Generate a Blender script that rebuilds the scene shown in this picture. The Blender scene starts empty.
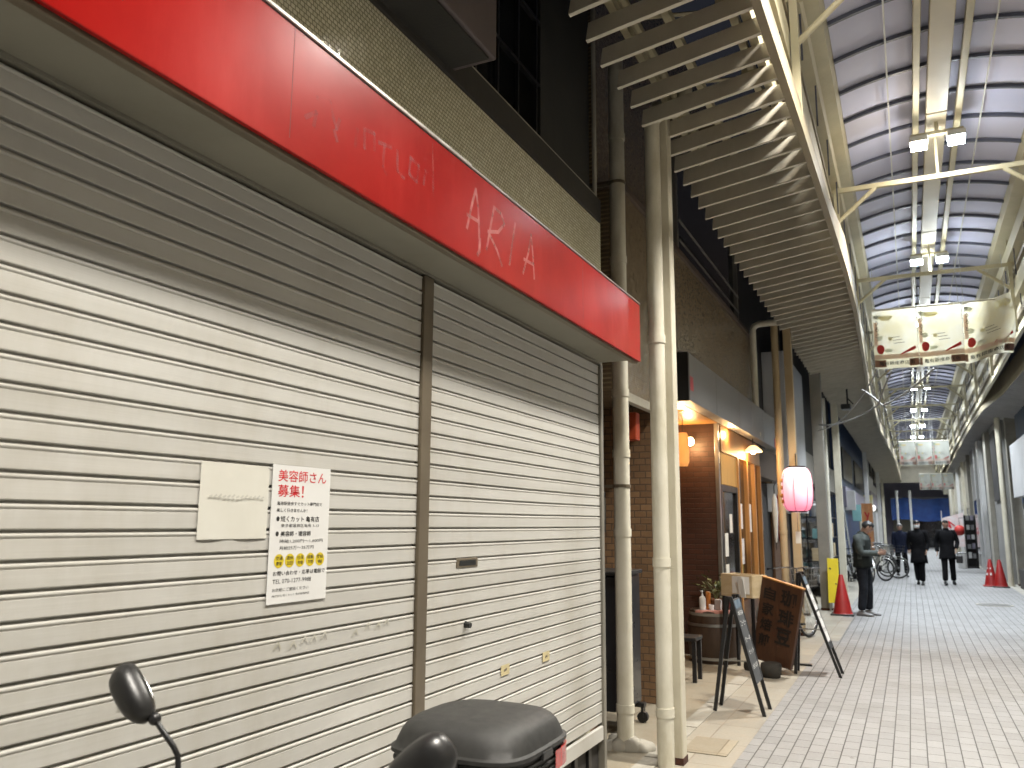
import bpy, bmesh, math, random
from mathutils import Vector, Matrix, noise
random.seed(11)
R = math.radians
sc = bpy.context.scene
COL = sc.collection

# ------------------------------------------------------------------ helpers
def wloc(o):
    v = Vector((0, 0, 0))
    while o is not None:
        v += o.location
        o = o.parent
    return v

class MB:
    """collects shapes and links them as one mesh object"""
    def __init__(s): s.bm = bmesh.new()
    def face(s, pts):
        try: return s.bm.faces.new([s.bm.verts.new(p) for p in pts])
        except ValueError: return None
    def box(s, x0, x1, y0, y1, z0, z1, M=None):
        c = [(x0,y0,z0),(x1,y0,z0),(x1,y1,z0),(x0,y1,z0),(x0,y0,z1),(x1,y0,z1),(x1,y1,z1),(x0,y1,z1)]
        if M is not None: c = [M @ Vector(p) for p in c]
        v = [s.bm.verts.new(p) for p in c]
        for f in ((3,2,1,0),(4,5,6,7),(0,1,5,4),(1,2,6,5),(2,3,7,6),(3,0,4,7)):
            s.bm.faces.new([v[i] for i in f])
        return s
    def hexa(s, c):
        v = [s.bm.verts.new(p) for p in c]
        for f in ((3,2,1,0),(4,5,6,7),(0,1,5,4),(1,2,6,5),(2,3,7,6),(3,0,4,7)):
            s.bm.faces.new([v[i] for i in f])
        return s
    def rings(s, rings, cap=True, closed=True):
        vs = [[s.bm.verts.new(p) for p in r] for r in rings]
        n = len(vs[0])
        for a, b in zip(vs, vs[1:]):
            for i in range(n if closed else n-1):
                j = (i+1) % n
                s.bm.faces.new((a[i], a[j], b[j], b[i]))
        if cap and closed:
            s.bm.faces.new(vs[0][::-1]); s.bm.faces.new(vs[-1])
        return s
    def tube(s, pts, r, n=8, cap=True):
        pts = [Vector(p) for p in pts]
        rr = r if isinstance(r, (list, tuple)) else [r]*len(pts)
        T = []
        for i in range(len(pts)):
            a = pts[max(0,i-1)]; b = pts[min(len(pts)-1,i+1)]
            T.append((b-a).normalized())
        up = Vector((0,0,1)) if abs(T[0].z) < .9 else Vector((1,0,0))
        u = T[0].cross(up).normalized(); out = []
        for i, p in enumerate(pts):
            u = (u - T[i]*u.dot(T[i])).normalized(); w = T[i].cross(u)
            out.append([p + (u*math.cos(2*math.pi*k/n) + w*math.sin(2*math.pi*k/n))*rr[i] for k in range(n)])
        return s.rings(out, cap)
    def cyl(s, p0, p1, r0, r1=None, n=16):
        return s.tube([p0, p1], [r0, r0 if r1 is None else r1], n)
    def lathe(s, prof, c=(0,0,0), n=24, M=None):
        rs = []
        for r, z in prof:
            ring = [Vector((c[0]+r*math.cos(2*math.pi*k/n), c[1]+r*math.sin(2*math.pi*k/n), c[2]+z)) for k in range(n)]
            if M is not None: ring = [M @ p for p in ring]
            rs.append(ring)
        return s.rings(rs)
    def torus(s, c, R_, r, axis='X', n=32, m=8):
        vs = []
        for i in range(n):
            a = 2*math.pi*i/n; row = []
            for k in range(m):
                b = 2*math.pi*k/m; q = R_ + r*math.cos(b); h = r*math.sin(b)
                p = {'X': (h, q*math.cos(a), q*math.sin(a)), 'Z': (q*math.cos(a), q*math.sin(a), h), 'Y': (q*math.cos(a), h, q*math.sin(a))}[axis]
                row.append(s.bm.verts.new((c[0]+p[0], c[1]+p[1], c[2]+p[2])))
            vs.append(row)
        for i in range(n):
            for k in range(m):
                s.bm.faces.new((vs[i][k], vs[(i+1)%n][k], vs[(i+1)%n][(k+1)%m], vs[i][(k+1)%m]))
        return s
    def ball(s, c, rx, ry=None, rz=None, u=16, v=10, M=None):
        ry = ry or rx; rz = rz or rx
        mm = Matrix.Translation(c) @ (M or Matrix()) @ Matrix.Diagonal((rx, ry, rz, 1))
        bmesh.ops.create_uvsphere(s.bm, u_segments=u, v_segments=v, radius=1, matrix=mm)
        return s
    def prism(s, prof, axis, a, b):
        """closed profile swept along an axis; profile pairs are the two other axes in order"""
        def pt(p, t):
            return {'X': (t, p[0], p[1]), 'Y': (p[0], t, p[1]), 'Z': (p[0], p[1], t)}[axis]
        return s.rings([[pt(p, a) for p in prof], [pt(p, b) for p in prof]])
    def build(s, name, mat, parent=None, smooth=False, bevel=0, off=True, seg=2):
        bm = s.bm
        bmesh.ops.recalc_face_normals(bm, faces=bm.faces)
        if bevel:
            es = [e for e in bm.edges if len(e.link_faces) == 2 and e.calc_face_angle(0) > R(28)]
            bmesh.ops.bevel(bm, geom=es, offset=bevel, segments=seg, profile=.5, affect='EDGES', clamp_overlap=True)
        if parent is not None and off:
            d = wloc(parent)
            for v in bm.verts: v.co -= d
        me = bpy.data.meshes.new(name); bm.to_mesh(me); bm.free()
        return link(name, me, mat, parent, smooth)

def link(name, me, mat, parent=None, smooth=False):
    o = bpy.data.objects.new(name, me); COL.objects.link(o)
    if mat is not None:
        for m in (mat if isinstance(mat, (list, tuple)) else [mat]): me.materials.append(m)
    if smooth:
        for p in me.polygons: p.use_smooth = True
        if smooth != 'all':
            try: me.set_sharp_from_angle(angle=R(40))
            except Exception: pass
    if parent is not None: o.parent = parent
    return o

def tag(o, label=None, cat=None, group=None, kind=None):
    if label: o['label'] = label
    if cat: o['category'] = cat
    if group: o['group'] = group
    if kind: o['kind'] = kind
    return o

def thing(name, label, cat, loc=(0,0,0), group=None):
    o = bpy.data.objects.new(name, None); COL.objects.link(o)
    o.location = loc; o.empty_display_size = .2
    return tag(o, label, cat, group)

def copy_tree(o, parent=None):
    c = o.copy(); COL.objects.link(c)
    if parent is not None: c.parent = parent
    for ch in list(o.children): copy_tree(ch, c)
    return c

# ------------------------------------------------------------------ materials
def nodes(name):
    m = bpy.data.materials.new(name); m.use_nodes = True
    nt = m.node_tree; nt.nodes.clear()
    out = nt.nodes.new('ShaderNodeOutputMaterial'); b = nt.nodes.new('ShaderNodeBsdfPrincipled')
    nt.links.new(b.outputs[0], out.inputs[0])
    return m, nt, b

def N(nt, t, **kw):
    n = nt.nodes.new(t)
    for k, v in kw.items():
        if k in n.inputs: n.inputs[k].default_value = v
        else: setattr(n, k, v)
    return n

def c4(c): return (c[0], c[1], c[2], 1)
K_ = .80   # paint and stone a little below catalogue white
def dk(c): return tuple(v*K_ for v in c)

def mat(name, c1, c2=None, scale=4., rough=.5, metal=0., bump=0., bscale=60., stretch=(1,1,1), dirt=None, damt=.35, dscale=2.5, spec=.5, emit=None, estr=0, coat=0, trans=0, rvar=.12, keep=False):
    m, nt, b = nodes(name); L = nt.links.new
    tc = N(nt, 'ShaderNodeTexCoord'); mp = N(nt, 'ShaderNodeMapping'); mp.inputs['Scale'].default_value = stretch
    L(tc.outputs['Object'], mp.inputs[0])
    n1 = N(nt, 'ShaderNodeTexNoise', Scale=scale, Detail=6., Roughness=.6); L(mp.outputs[0], n1.inputs['Vector'])
    if c2 is None: c2 = tuple(v*.86 for v in c1)
    if not keep: c1, c2 = dk(c1), dk(c2)
    cr = N(nt, 'ShaderNodeValToRGB'); cr.color_ramp.elements[0].position = .35; cr.color_ramp.elements[1].position = .65
    cr.color_ramp.elements[0].color = c4(c2); cr.color_ramp.elements[1].color = c4(c1)
    L(n1.outputs[0], cr.inputs[0]); col = cr.outputs[0]
    if dirt:
        n2 = N(nt, 'ShaderNodeTexNoise', Scale=dscale, Detail=8., Roughness=.7)
        mp2 = N(nt, 'ShaderNodeMapping'); mp2.inputs['Scale'].default_value = (1, 1, .25); L(tc.outputs['Object'], mp2.inputs[0]); L(mp2.outputs[0], n2.inputs['Vector'])
        r2 = N(nt, 'ShaderNodeValToRGB'); r2.color_ramp.elements[0].position = .5; r2.color_ramp.elements[1].position = .78
        r2.color_ramp.elements[1].color = (damt, damt, damt, 1); L(n2.outputs[0], r2.inputs[0])
        mx = N(nt, 'ShaderNodeMix', data_type='RGBA'); L(r2.outputs[0], mx.inputs[0]); L(col, mx.inputs[6]); mx.inputs[7].default_value = c4(dirt); col = mx.outputs[2]
    L(col, b.inputs['Base Color'])
    b.inputs['Metallic'].default_value = metal; b.inputs['Specular IOR Level'].default_value = spec
    if rvar:
        mr = N(nt, 'ShaderNodeMapRange'); mr.inputs[3].default_value = max(.02, rough-rvar); mr.inputs[4].default_value = min(1, rough+rvar)
        L(n1.outputs[0], mr.inputs[0]); L(mr.outputs[0], b.inputs['Roughness'])
    else: b.inputs['Roughness'].default_value = rough
    if coat: b.inputs['Coat Weight'].default_value = coat
    if trans: b.inputs['Transmission Weight'].default_value = trans
    if bump:
        nb = N(nt, 'ShaderNodeTexNoise', Scale=bscale, Detail=4.); L(mp.outputs[0], nb.inputs['Vector'])
        bp = N(nt, 'ShaderNodeBump', Strength=bump, Distance=.01); L(nb.outputs[0], bp.inputs['Height']); L(bp.outputs[0], b.inputs['Normal'])
    if emit:
        b.inputs['Emission Color'].default_value = c4(emit); b.inputs['Emission Strength'].default_value = estr
    return m

def brickmat(name, axes, c1, c2, mortar, bw, rh, ms=.004, rough=.5, bump=.5, offset=.5, tilt=0., dirt=None, spec=.5, dscale=1.2, dpos=(.45,.75), damt=.6, bias=0., grain=.25, gum=False):
    """small blocks laid in courses; axes = which object axes run along and across the courses"""
    c1, c2 = dk(c1), dk(c2)
    m, nt, b = nodes(name); L = nt.links.new
    tc = N(nt, 'ShaderNodeTexCoord'); sp = N(nt, 'ShaderNodeSeparateXYZ'); L(tc.outputs['Object'], sp.inputs[0])
    cb = N(nt, 'ShaderNodeCombineXYZ'); L(sp.outputs[axes[0]], cb.inputs[0]); L(sp.outputs[axes[1]], cb.inputs[1])
    bt = N(nt, 'ShaderNodeTexBrick', offset=offset, squash=1.); bt.offset_frequency = 2
    for k, v in (('Color1', c4(c1)), ('Color2', c4(c2)), ('Mortar', c4(mortar)), ('Scale', 1.), ('Mortar Size', ms), ('Mortar Smooth', .25), ('Bias', bias), ('Brick Width', bw), ('Row Height', rh)):
        bt.inputs[k].default_value = v
    L(cb.outputs[0], bt.inputs['Vector'])
    col = bt.outputs[0]
    n1 = N(nt, 'ShaderNodeTexNoise', Scale=dscale, Detail=9., Roughness=.68); L(tc.outputs['Object'], n1.inputs['Vector'])
    if dirt:
        r2 = N(nt, 'ShaderNodeValToRGB'); r2.color_ramp.elements[0].position = dpos[0]; r2.color_ramp.elements[1].position = dpos[1]
        r2.color_ramp.elements[1].color = (damt, damt, damt, 1); L(n1.outputs[0], r2.inputs[0])
        mx = N(nt, 'ShaderNodeMix', data_type='RGBA'); L(r2.outputs[0], mx.inputs[0]); L(col, mx.inputs[6]); mx.inputs[7].default_value = c4(dirt); col = mx.outputs[2]
    if gum:   # trodden gum and drip spots
        vo = N(nt, 'ShaderNodeTexVoronoi', Scale=2.6); L(tc.outputs['Object'], vo.inputs['Vector'])
        wn_ = N(nt, 'ShaderNodeTexNoise', Scale=30.); L(tc.outputs['Object'], wn_.inputs['Vector'])
        ma = N(nt, 'ShaderNodeMath', operation='MULTIPLY_ADD'); L(wn_.outputs[0], ma.inputs[0]); ma.inputs[1].default_value = .05; L(vo.outputs['Distance'], ma.inputs[2])
        rg = N(nt, 'ShaderNodeValToRGB'); rg.color_ramp.elements[0].position = .075; rg.color_ramp.elements[1].position = .095
        rg.color_ramp.elements[0].color = (.62,.60,.57,1); rg.color_ramp.elements[1].color = (1,1,1,1); L(ma.outputs[0], rg.inputs[0])
        mg = N(nt, 'ShaderNodeMix', data_type='RGBA', blend_type='MULTIPLY'); mg.inputs[0].default_value = 1.; L(col, mg.inputs[6]); L(rg.outputs[0], mg.inputs[7]); col = mg.outputs[2]
    n3 = N(nt, 'ShaderNodeTexNoise', Scale=45., Detail=4.); L(tc.outputs['Object'], n3.inputs['Vector'])
    mr3 = N(nt, 'ShaderNodeMapRange'); mr3.inputs[3].default_value = .82; mr3.inputs[4].default_value = 1.16; L(n3.outputs[0], mr3.inputs[0])
    mm = N(nt, 'ShaderNodeMix', data_type='RGBA', blend_type='MULTIPLY'); mm.inputs[0].default_value = 1.
    L(col, mm.inputs[6]); L(mr3.outputs[0], mm.inputs[7]); col = mm.outputs[2]
    L(col, b.inputs['Base Color'])
    mr = N(nt, 'ShaderNodeMapRange'); mr.inputs[3].default_value = rough-.03 if tilt else max(.05, rough-.15); mr.inputs[4].default_value = rough+.03 if tilt else min(1, rough+.2); L(n1.outputs[0], mr.inputs[0]); L(mr.outputs[0], b.inputs['Roughness'])
    b.inputs['Specular IOR Level'].default_value = spec
    inv = N(nt, 'ShaderNodeMath', operation='SUBTRACT'); inv.inputs[0].default_value = 1.; L(bt.outputs['Fac'], inv.inputs[1])
    ad = N(nt, 'ShaderNodeMath', operation='MULTIPLY_ADD'); L(n3.outputs[0], ad.inputs[0]); ad.inputs[1].default_value = grain; L(inv.outputs[0], ad.inputs[2])
    bp = N(nt, 'ShaderNodeBump', Strength=bump, Distance=.003); L(ad.outputs[0], bp.inputs['Height'])
    nrm = bp.outputs[0]
    if tilt:   # each little tile sits at its own slight angle, so some glint
        fl = N(nt, 'ShaderNodeVectorMath', operation='DIVIDE'); L(cb.outputs[0], fl.inputs[0]); fl.inputs[1].default_value = (bw, rh, 1)
        f2 = N(nt, 'ShaderNodeVectorMath', operation='FLOOR'); L(fl.outputs[0], f2.inputs[0])
        wn = N(nt, 'ShaderNodeTexWhiteNoise'); L(f2.outputs[0], wn.inputs['Vector'])
        su = N(nt, 'ShaderNodeVectorMath', operation='SUBTRACT'); L(wn.outputs['Color'], su.inputs[0]); su.inputs[1].default_value = (.5,.5,.5)
        sl = N(nt, 'ShaderNodeVectorMath', operation='SCALE'); L(su.outputs[0], sl.inputs[0]); sl.inputs['Scale'].default_value = tilt
        av = N(nt, 'ShaderNodeVectorMath', operation='ADD'); L(bp.outputs[0], av.inputs[0]); L(sl.outputs[0], av.inputs[1])
        nn = N(nt, 'ShaderNodeVectorMath', operation='NORMALIZE'); L(av.outputs[0], nn.inputs[0]); nrm = nn.outputs[0]
    L(nrm, b.inputs['Normal'])
    return m

def emis(name, c, s):
    m = bpy.data.materials.new(name); m.use_nodes = True; nt = m.node_tree; nt.nodes.clear()
    o = nt.nodes.new('ShaderNodeOutputMaterial'); e = nt.nodes.new('ShaderNodeEmission')
    e.inputs[0].default_value = c4(c); e.inputs[1].default_value = s; nt.links.new(e.outputs[0], o.inputs[0]); return m

M = {}
M['shutter'] = mat('shutter paint', (.60,.592,.555), (.535,.525,.485), 1.5, .42, dirt=(.27,.23,.16), damt=.42, dscale=2.1, bump=.05, bscale=25, stretch=(1,.10,8))
M['frame_brown'] = mat('bronze aluminium', (.20,.165,.115), (.16,.13,.09), 5, .4, .25, dirt=(.08,.06,.04), damt=.3)
M['hood'] = mat('hood paint', (.30,.285,.23), (.25,.24,.195), 2, .5, dirt=(.1,.09,.06), damt=.3)
M['red'] = mat('red sheet metal', (.37,.010,.007), (.29,.006,.005), 1.7, .24, dirt=(.50,.05,.045), damt=.4, dscale=1.6, spec=.2, bump=.03, bscale=8, rvar=.06)
M['red_dark'] = mat('red lip', (.05,.004,.004), None, 4, .6)
M['scrawl'] = mat('faded pink lettering', (.60,.20,.17), (.42,.035,.035), 14, .6)
M['scrawl2'] = mat('ghost of old lettering', (.46,.062,.058), (.38,.012,.014), 9, .6)
M['silver'] = mat('silver trim', (.62,.58,.54), (.5,.46,.42), 8, .35, .7)
M['mosaic'] = brickmat('cream mosaic', (1,2), (.85,.82,.62), (.68,.65,.47), (.26,.245,.17), .025, .02, .0028, .15, .4, .5, .11, dirt=(.3,.26,.15), spec=.9, grain=.0, damt=.15)
M['mosaic_brown'] = brickmat('brown mosaic', (1,2), (.36,.28,.17), (.29,.215,.125), (.15,.11,.07), .025, .02, .0026, .2, .4, .5, .16, dirt=(.2,.145,.085), spec=.8, grain=.0, damt=.15)
M['brick'] = brickmat('brown brick', (0,2), (.27,.155,.075), (.19,.105,.05), (.08,.05,.03), .115, .062, .006, .55, .6, dirt=(.1,.06,.03))
M['brick_red'] = brickmat('dark red brick', (0,2), (.085,.032,.018), (.06,.023,.013), (.035,.016,.01), .2, .065, .006, .5, .6)
M['pave'] = brickmat('block paving', (1,0), (.295,.292,.286), (.25,.247,.243), (.05,.047,.043), .215, .1115, .0045, .62, .7, .5, dirt=(.15,.145,.135), dscale=.8, dpos=(.46,.72), damt=.5, bias=-.1, spec=.35, gum=True)
M['slab'] = brickmat('shopfront slabs', (1,0), (.35,.31,.235), (.27,.24,.18), (.15,.12,.08), .9, .45, .006, .5, .5, .0, dirt=(.22,.18,.12), dscale=2.2, dpos=(.44,.7), damt=.7)
M['curbtile'] = brickmat('pale edging', (1,0), (.37,.345,.285), (.29,.27,.225), (.2,.17,.13), .6, .3, .006, .5, .5, .0, dirt=(.3,.26,.2), dscale=3)
M['asphalt'] = mat('asphalt', (.06,.058,.055), (.045,.044,.042), 12, .85, bump=.4, bscale=120)
M['concrete'] = mat('concrete', (.42,.40,.34), (.33,.31,.26), 3, .8, bump=.3, bscale=30, dirt=(.18,.15,.11), damt=.5)
M['concrete_dark'] = mat('dark concrete', (.04,.036,.029), (.025,.022,.018), 3, .85, bump=.3, bscale=30, dirt=(.02,.018,.014), damt=.6)  # near-black base with a dark mottle
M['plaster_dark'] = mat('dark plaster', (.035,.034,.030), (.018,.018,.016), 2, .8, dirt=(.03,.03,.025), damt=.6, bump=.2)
M['pvc'] = mat('cream pvc pipe', (.78,.75,.64), (.66,.63,.51), 3, .32, dirt=(.27,.22,.11), damt=.75, dscale=4)
M['steel_cream'] = mat('cream painted steel', (.70,.66,.53), (.62,.58,.46), 3, .4, dirt=(.27,.2,.1), damt=.65, dscale=4)
M['steel_wood'] = mat('tan painted steel', (.50,.40,.25), (.44,.34,.2), 3, .4, dirt=(.27,.2,.1), damt=.4, dscale=3)
M['steel_grey'] = mat('grey painted steel', (.27,.25,.21), (.21,.2,.17), 3, .45, dirt=(.1,.09,.07), damt=.4)
M['steel_white'] = mat('white painted steel', (.72,.72,.70), (.64,.64,.62), 3, .4, dirt=(.4,.38,.33), damt=.35)
M['rust'] = mat('rust', (.09,.03,.015), (.04,.015,.01), 30, .9, bump=.5)
M['slat'] = mat('louvre paint', (.62,.58,.49), (.53,.495,.41), 3, .5, dirt=(.3,.26,.19), damt=.4, dscale=1.5, keep=True)
M['slat_r'] = mat('louvre paint grey', (.66,.65,.635), (.58,.57,.56), 3, .42, dirt=(.35,.34,.31), damt=.4, dscale=1.5, keep=True)
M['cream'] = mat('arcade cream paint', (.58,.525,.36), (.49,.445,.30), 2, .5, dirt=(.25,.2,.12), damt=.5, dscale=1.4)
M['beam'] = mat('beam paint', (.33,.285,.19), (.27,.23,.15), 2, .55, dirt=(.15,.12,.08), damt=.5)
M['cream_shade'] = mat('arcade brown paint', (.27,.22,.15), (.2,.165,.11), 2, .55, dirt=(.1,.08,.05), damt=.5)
M['rib'] = mat('dark roof rib', (.075,.08,.115), None, 4, .5)
M['duct'] = mat('ceiling strip', (.58,.52,.40), (.53,.475,.36), 2, .5, dirt=(.35,.28,.18), damt=.3)
m, nt, b = nodes('frosted roof sheet')
tc = N(nt,'ShaderNodeTexCoord'); ns = N(nt,'ShaderNodeTexNoise', Scale=1.1, Detail=5.); nt.links.new(tc.outputs['Object'], ns.inputs['Vector'])
cr = N(nt,'ShaderNodeValToRGB'); cr.color_ramp.elements[0].color=(.50,.51,.70,1); cr.color_ramp.elements[1].color=(.66,.66,.79,1); nt.links.new(ns.outputs[0], cr.inputs[0]); nt.links.new(cr.outputs[0], b.inputs['Base Color'])
b.inputs['Roughness'].default_value=.65; b.inputs['Specular IOR Level'].default_value=.2
M['roof'] = m
M['black'] = mat('black plastic', (.012,.012,.012), (.018,.018,.018), 8, .38, bump=.05, bscale=200)
M['black_matte'] = mat('black textured plastic', (.022,.022,.021), (.032,.032,.03), 30, .55, bump=.25, bscale=500)
M['black_metal'] = mat('black metal', (.014,.014,.015), None, 8, .35)
M['chrome'] = mat('chrome', (.7,.7,.7), None, 8, .18, 1., rvar=.05)
M['steel'] = mat('dull steel', (.42,.42,.4), None, 8, .35, .9)
M['rubber'] = mat('rubber', (.018,.018,.018), None, 10, .8)
M['grey_plastic'] = mat('grey plastic', (.3,.3,.3), None, 8, .4)
M['ivory'] = mat('ivory paint', (.62,.60,.5), None, 5, .3, coat=.4)
M['reflector'] = mat('red reflector', (.55,.03,.02), (.42,.02,.015), 60, .2, coat=.5)
M['paper'] = mat('white paper', (.80,.80,.78), (.77,.77,.75), 3, .55)
M['paper_old'] = mat('faded paper', (.72,.71,.64), (.68,.665,.59), 5, .6)
M['paper_faint'] = mat('faint print', (.60,.59,.53), None, 5, .6)
M['pr_red'] = mat('red print', (.72,.02,.03), None, 5, .5)
M['pr_black'] = mat('black print', (.03,.03,.03), None, 5, .5)
M['pr_yellow'] = mat('yellow print', (.80,.62,.02), None, 5, .5)
M['sticker'] = mat('yellowed sticker', (.68,.58,.33), None, 5, .5)
M['wood'] = mat('amber wood', (.52,.27,.085), (.40,.19,.055), 3, .4, stretch=(6,6,.5), bump=.1)
M['wood_dark'] = mat('dark wood', (.12,.055,.022), (.075,.032,.013), 4, .45, stretch=(6,6,.6), bump=.15)
M['wood_sign'] = mat('charred sign wood', (.09,.038,.017), (.055,.023,.011), 4, .5, stretch=(7,7,.7), bump=.25, bscale=20)
M['burnt'] = mat('burnt lettering', (.012,.008,.006), None, 5, .6)
M['wood_pale'] = mat('pale wood', (.62,.50,.32), (.54,.42,.25), 3, .5, stretch=(1,6,6))
M['barrel'] = mat('barrel stave', (.06,.033,.017), (.035,.018,.009), 3, .5, stretch=(9,9,.8), bump=.3, bscale=15)
M['awning'] = mat('grey sign board', (.25,.243,.236), (.215,.21,.204), 1.6, .42, dirt=(.14,.13,.12), damt=.4, dscale=1.2)
M['glass'] = mat('window glass', (.05,.045,.04), None, 4, .08, spec=.6, rvar=0, trans=.6)
M['glass_dark'] = mat('dark window', (.02,.022,.026), None, 4, .1, spec=.6, rvar=0)
M['interior'] = mat('warm interior wall', (.48,.30,.13), (.38,.22,.09), 2, .7)
M['cloth_amber'] = mat('amber curtain', (.60,.36,.10), (.46,.25,.06), 3, .8, stretch=(8,8,.4))
M['leaf'] = mat('potted leaves', (.06,.085,.025), (.11,.10,.03), 12, .5)
M['soil_pot'] = mat('clay pot', (.26,.11,.05), None, 6, .7)
M['white_plastic'] = mat('white plastic', (.78,.77,.74), None, 6, .35)
M['orange'] = mat('orange plastic', (.62,.2,.03), None, 6, .5)
M['pinkcloth'] = mat('dusty pink cloth', (.42,.2,.16), (.3,.13,.1), 9, .8)
M['cone'] = mat('cone red', (.36,.010,.008), (.28,.007,.006), 6, .5, dirt=(.2,.02,.015), damt=.4)
M['yellow'] = mat('yellow board', (.82,.66,.02), (.72,.56,.02), 5, .5)
M['navy'] = mat('dark blue wall', (.035,.075,.17), (.022,.05,.12), 2, .5, dirt=(.008,.012,.02), damt=.5)
M['blue'] = mat('blue tarpaulin', (.03,.13,.50), (.02,.08,.36), 2.5, .45, bump=.4, bscale=5)
M['wall_white'] = mat('white wall', (.62,.62,.62), (.54,.54,.54), 1.5, .6, dirt=(.3,.29,.27), damt=.45)
M['wall_cream'] = mat('cream wall', (.50,.47,.38), (.43,.40,.32), 1.5, .7, dirt=(.22,.19,.14), damt=.45)
M['wall_grey'] = mat('grey wall', (.30,.295,.28), (.24,.235,.22), 1.5, .7, dirt=(.1,.095,.085), damt=.5, bump=.2)
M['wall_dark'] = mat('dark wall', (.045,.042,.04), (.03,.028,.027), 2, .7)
M['wall_mauve'] = mat('mauve wall', (.32,.30,.36), (.27,.25,.31), 2, .6)
M['wall_brown'] = mat('brown wall', (.13,.095,.065), (.1,.07,.05), 2, .7)
M['orange_cloth'] = mat('orange banner cloth', (.75,.30,.10), (.75,.42,.22), 2, .8)
M['pink_cloth'] = mat('white and pink cloth', (.86,.82,.82), (.82,.62,.60), 4, .8)
M['cable'] = mat('grey cable', (.42,.42,.40), None, 6, .5)
M['skin'] = mat('skin', (.50,.31,.22), (.46,.27,.19), 20, .5)
M['hair'] = mat('black hair', (.012,.011,.010), (.02,.018,.016), 40, .45)
M['hair_grey'] = mat('grey hair', (.3,.29,.28), (.2,.19,.18), 40, .5)
M['jacket'] = mat('dark green jacket', (.022,.027,.024), (.012,.015,.014), 14, .8, spec=.2, bump=.4, bscale=18)
M['sleeve'] = mat('grey green sleeve', (.075,.088,.082), (.04,.048,.045), 14, .75, spec=.25, bump=.4, bscale=18)
M['jeans'] = mat('dark trousers', (.010,.012,.016), (.019,.022,.028), 9, .9, spec=.15, bump=.3, bscale=25)
M['coat'] = mat('black wool coat', (.005,.005,.006), (.008,.008,.009), 12, .95, spec=.12, bump=.3, bscale=60)
M['navy_coat'] = mat('navy jacket', (.008,.011,.026), (.013,.017,.036), 12, .9, spec=.15, bump=.3, bscale=30)
M['trousers'] = mat('black trousers', (.006,.006,.007), None, 12, .95, spec=.12)
M['shoe_white'] = mat('pale shoes', (.2,.2,.2), None, 12, .5)
M['shoe'] = mat('black shoes', (.01,.01,.01), None, 12, .35)
M['mask'] = mat('white mask', (.78,.78,.78), None, 12, .7)
M['bag'] = mat('dark bag', (.02,.018,.018), None, 12, .5)
M['banner'] = mat('white banner cloth', (.80,.78,.66), (.78,.71,.46), 2.2, .7)
M['bn_yellow'] = mat('banner yellow', (.82,.74,.36), (.82,.79,.58), 4, .7)
M['bn_green'] = mat('banner green', (.74,.78,.62), (.80,.82,.72), 6, .7)
M['bn_red'] = mat('banner red', (.72,.06,.05), (.6,.04,.03), 6, .7)
M['bn_peach'] = mat('banner peach', (.80,.55,.40), (.8,.66,.55), 6, .7)
M['bn_brown'] = mat('banner brown', (.36,.20,.13), (.25,.13,.08), 6, .7)
M['bn_teal'] = mat('banner teal', (.25,.5,.5), None, 6, .7)
M['lens_warm'] = emis('warm lamp lens', (1,.88,.70), 75)
M['lens_cool'] = emis('cool lamp lens', (.86,.95,1), 75)
M['bulb'] = emis('bulb glow', (1,.62,.26), 30)
M['shade'] = mat('lamp shade enamel', (.8,.66,.4), None, 6, .3, emit=(1,.6,.22), estr=1.2)

def cloth(m, f=.5):   # let light through from behind
    nt = m.node_tree; b = next(n for n in nt.nodes if n.type == 'BSDF_PRINCIPLED'); o = next(n for n in nt.nodes if n.type == 'OUTPUT_MATERIAL')
    t = nt.nodes.new('ShaderNodeBsdfTranslucent'); x = nt.nodes.new('ShaderNodeMixShader'); x.inputs[0].default_value = f
    lk = b.inputs['Base Color'].links
    nt.links.new(lk[0].from_socket, t.inputs[0]); nt.links.new(b.outputs[0], x.inputs[1]); nt.links.new(t.outputs[0], x.inputs[2]); nt.links.new(x.outputs[0], o.inputs[0])
M['banner_shade_tint'] = mat('dim banner cloth', (.30,.31,.27), (.24,.25,.22), 2.2, .8)  # cloth colour lowered in place of weak light on the far rows
dim = {k: mat('dim '+k, tuple(v*.30+.02 for v in c)) for k, c in (('banner',(.7,.72,.62)),('bn_yellow',(.8,.66,.3)),('bn_green',(.5,.65,.4)),('bn_red',(.7,.12,.1)),('bn_peach',(.8,.6,.48)),('bn_brown',(.36,.2,.13)),('pr_black',(.05,.05,.05)))}  # darkened copies of the banner colours, so the far rows look unlit
for k_ in ('banner','bn_yellow','bn_green','bn_peach','orange_cloth','pink_cloth'): cloth(M[k_], .4)
cloth(M['roof'], .15)

def worn(m, lo, hi, sc_):   # paint flaked away in patches
    nt = m.node_tree; b = next(n for n in nt.nodes if n.type == 'BSDF_PRINCIPLED')
    tc = nt.nodes.new('ShaderNodeTexCoord'); n = nt.nodes.new('ShaderNodeTexNoise'); n.inputs['Scale'].default_value = sc_; n.inputs['Detail'].default_value = 6
    r = nt.nodes.new('ShaderNodeMapRange'); r.inputs[1].default_value = .35; r.inputs[2].default_value = .65; r.inputs[3].default_value = lo; r.inputs[4].default_value = hi
    nt.links.new(tc.outputs['Object'], n.inputs['Vector']); nt.links.new(n.outputs[0], r.inputs[0]); nt.links.new(r.outputs[0], b.inputs['Alpha'])
worn(M['scrawl'], .40, .85, 16); worn(M['scrawl2'], .0, .42, 14)

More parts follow.
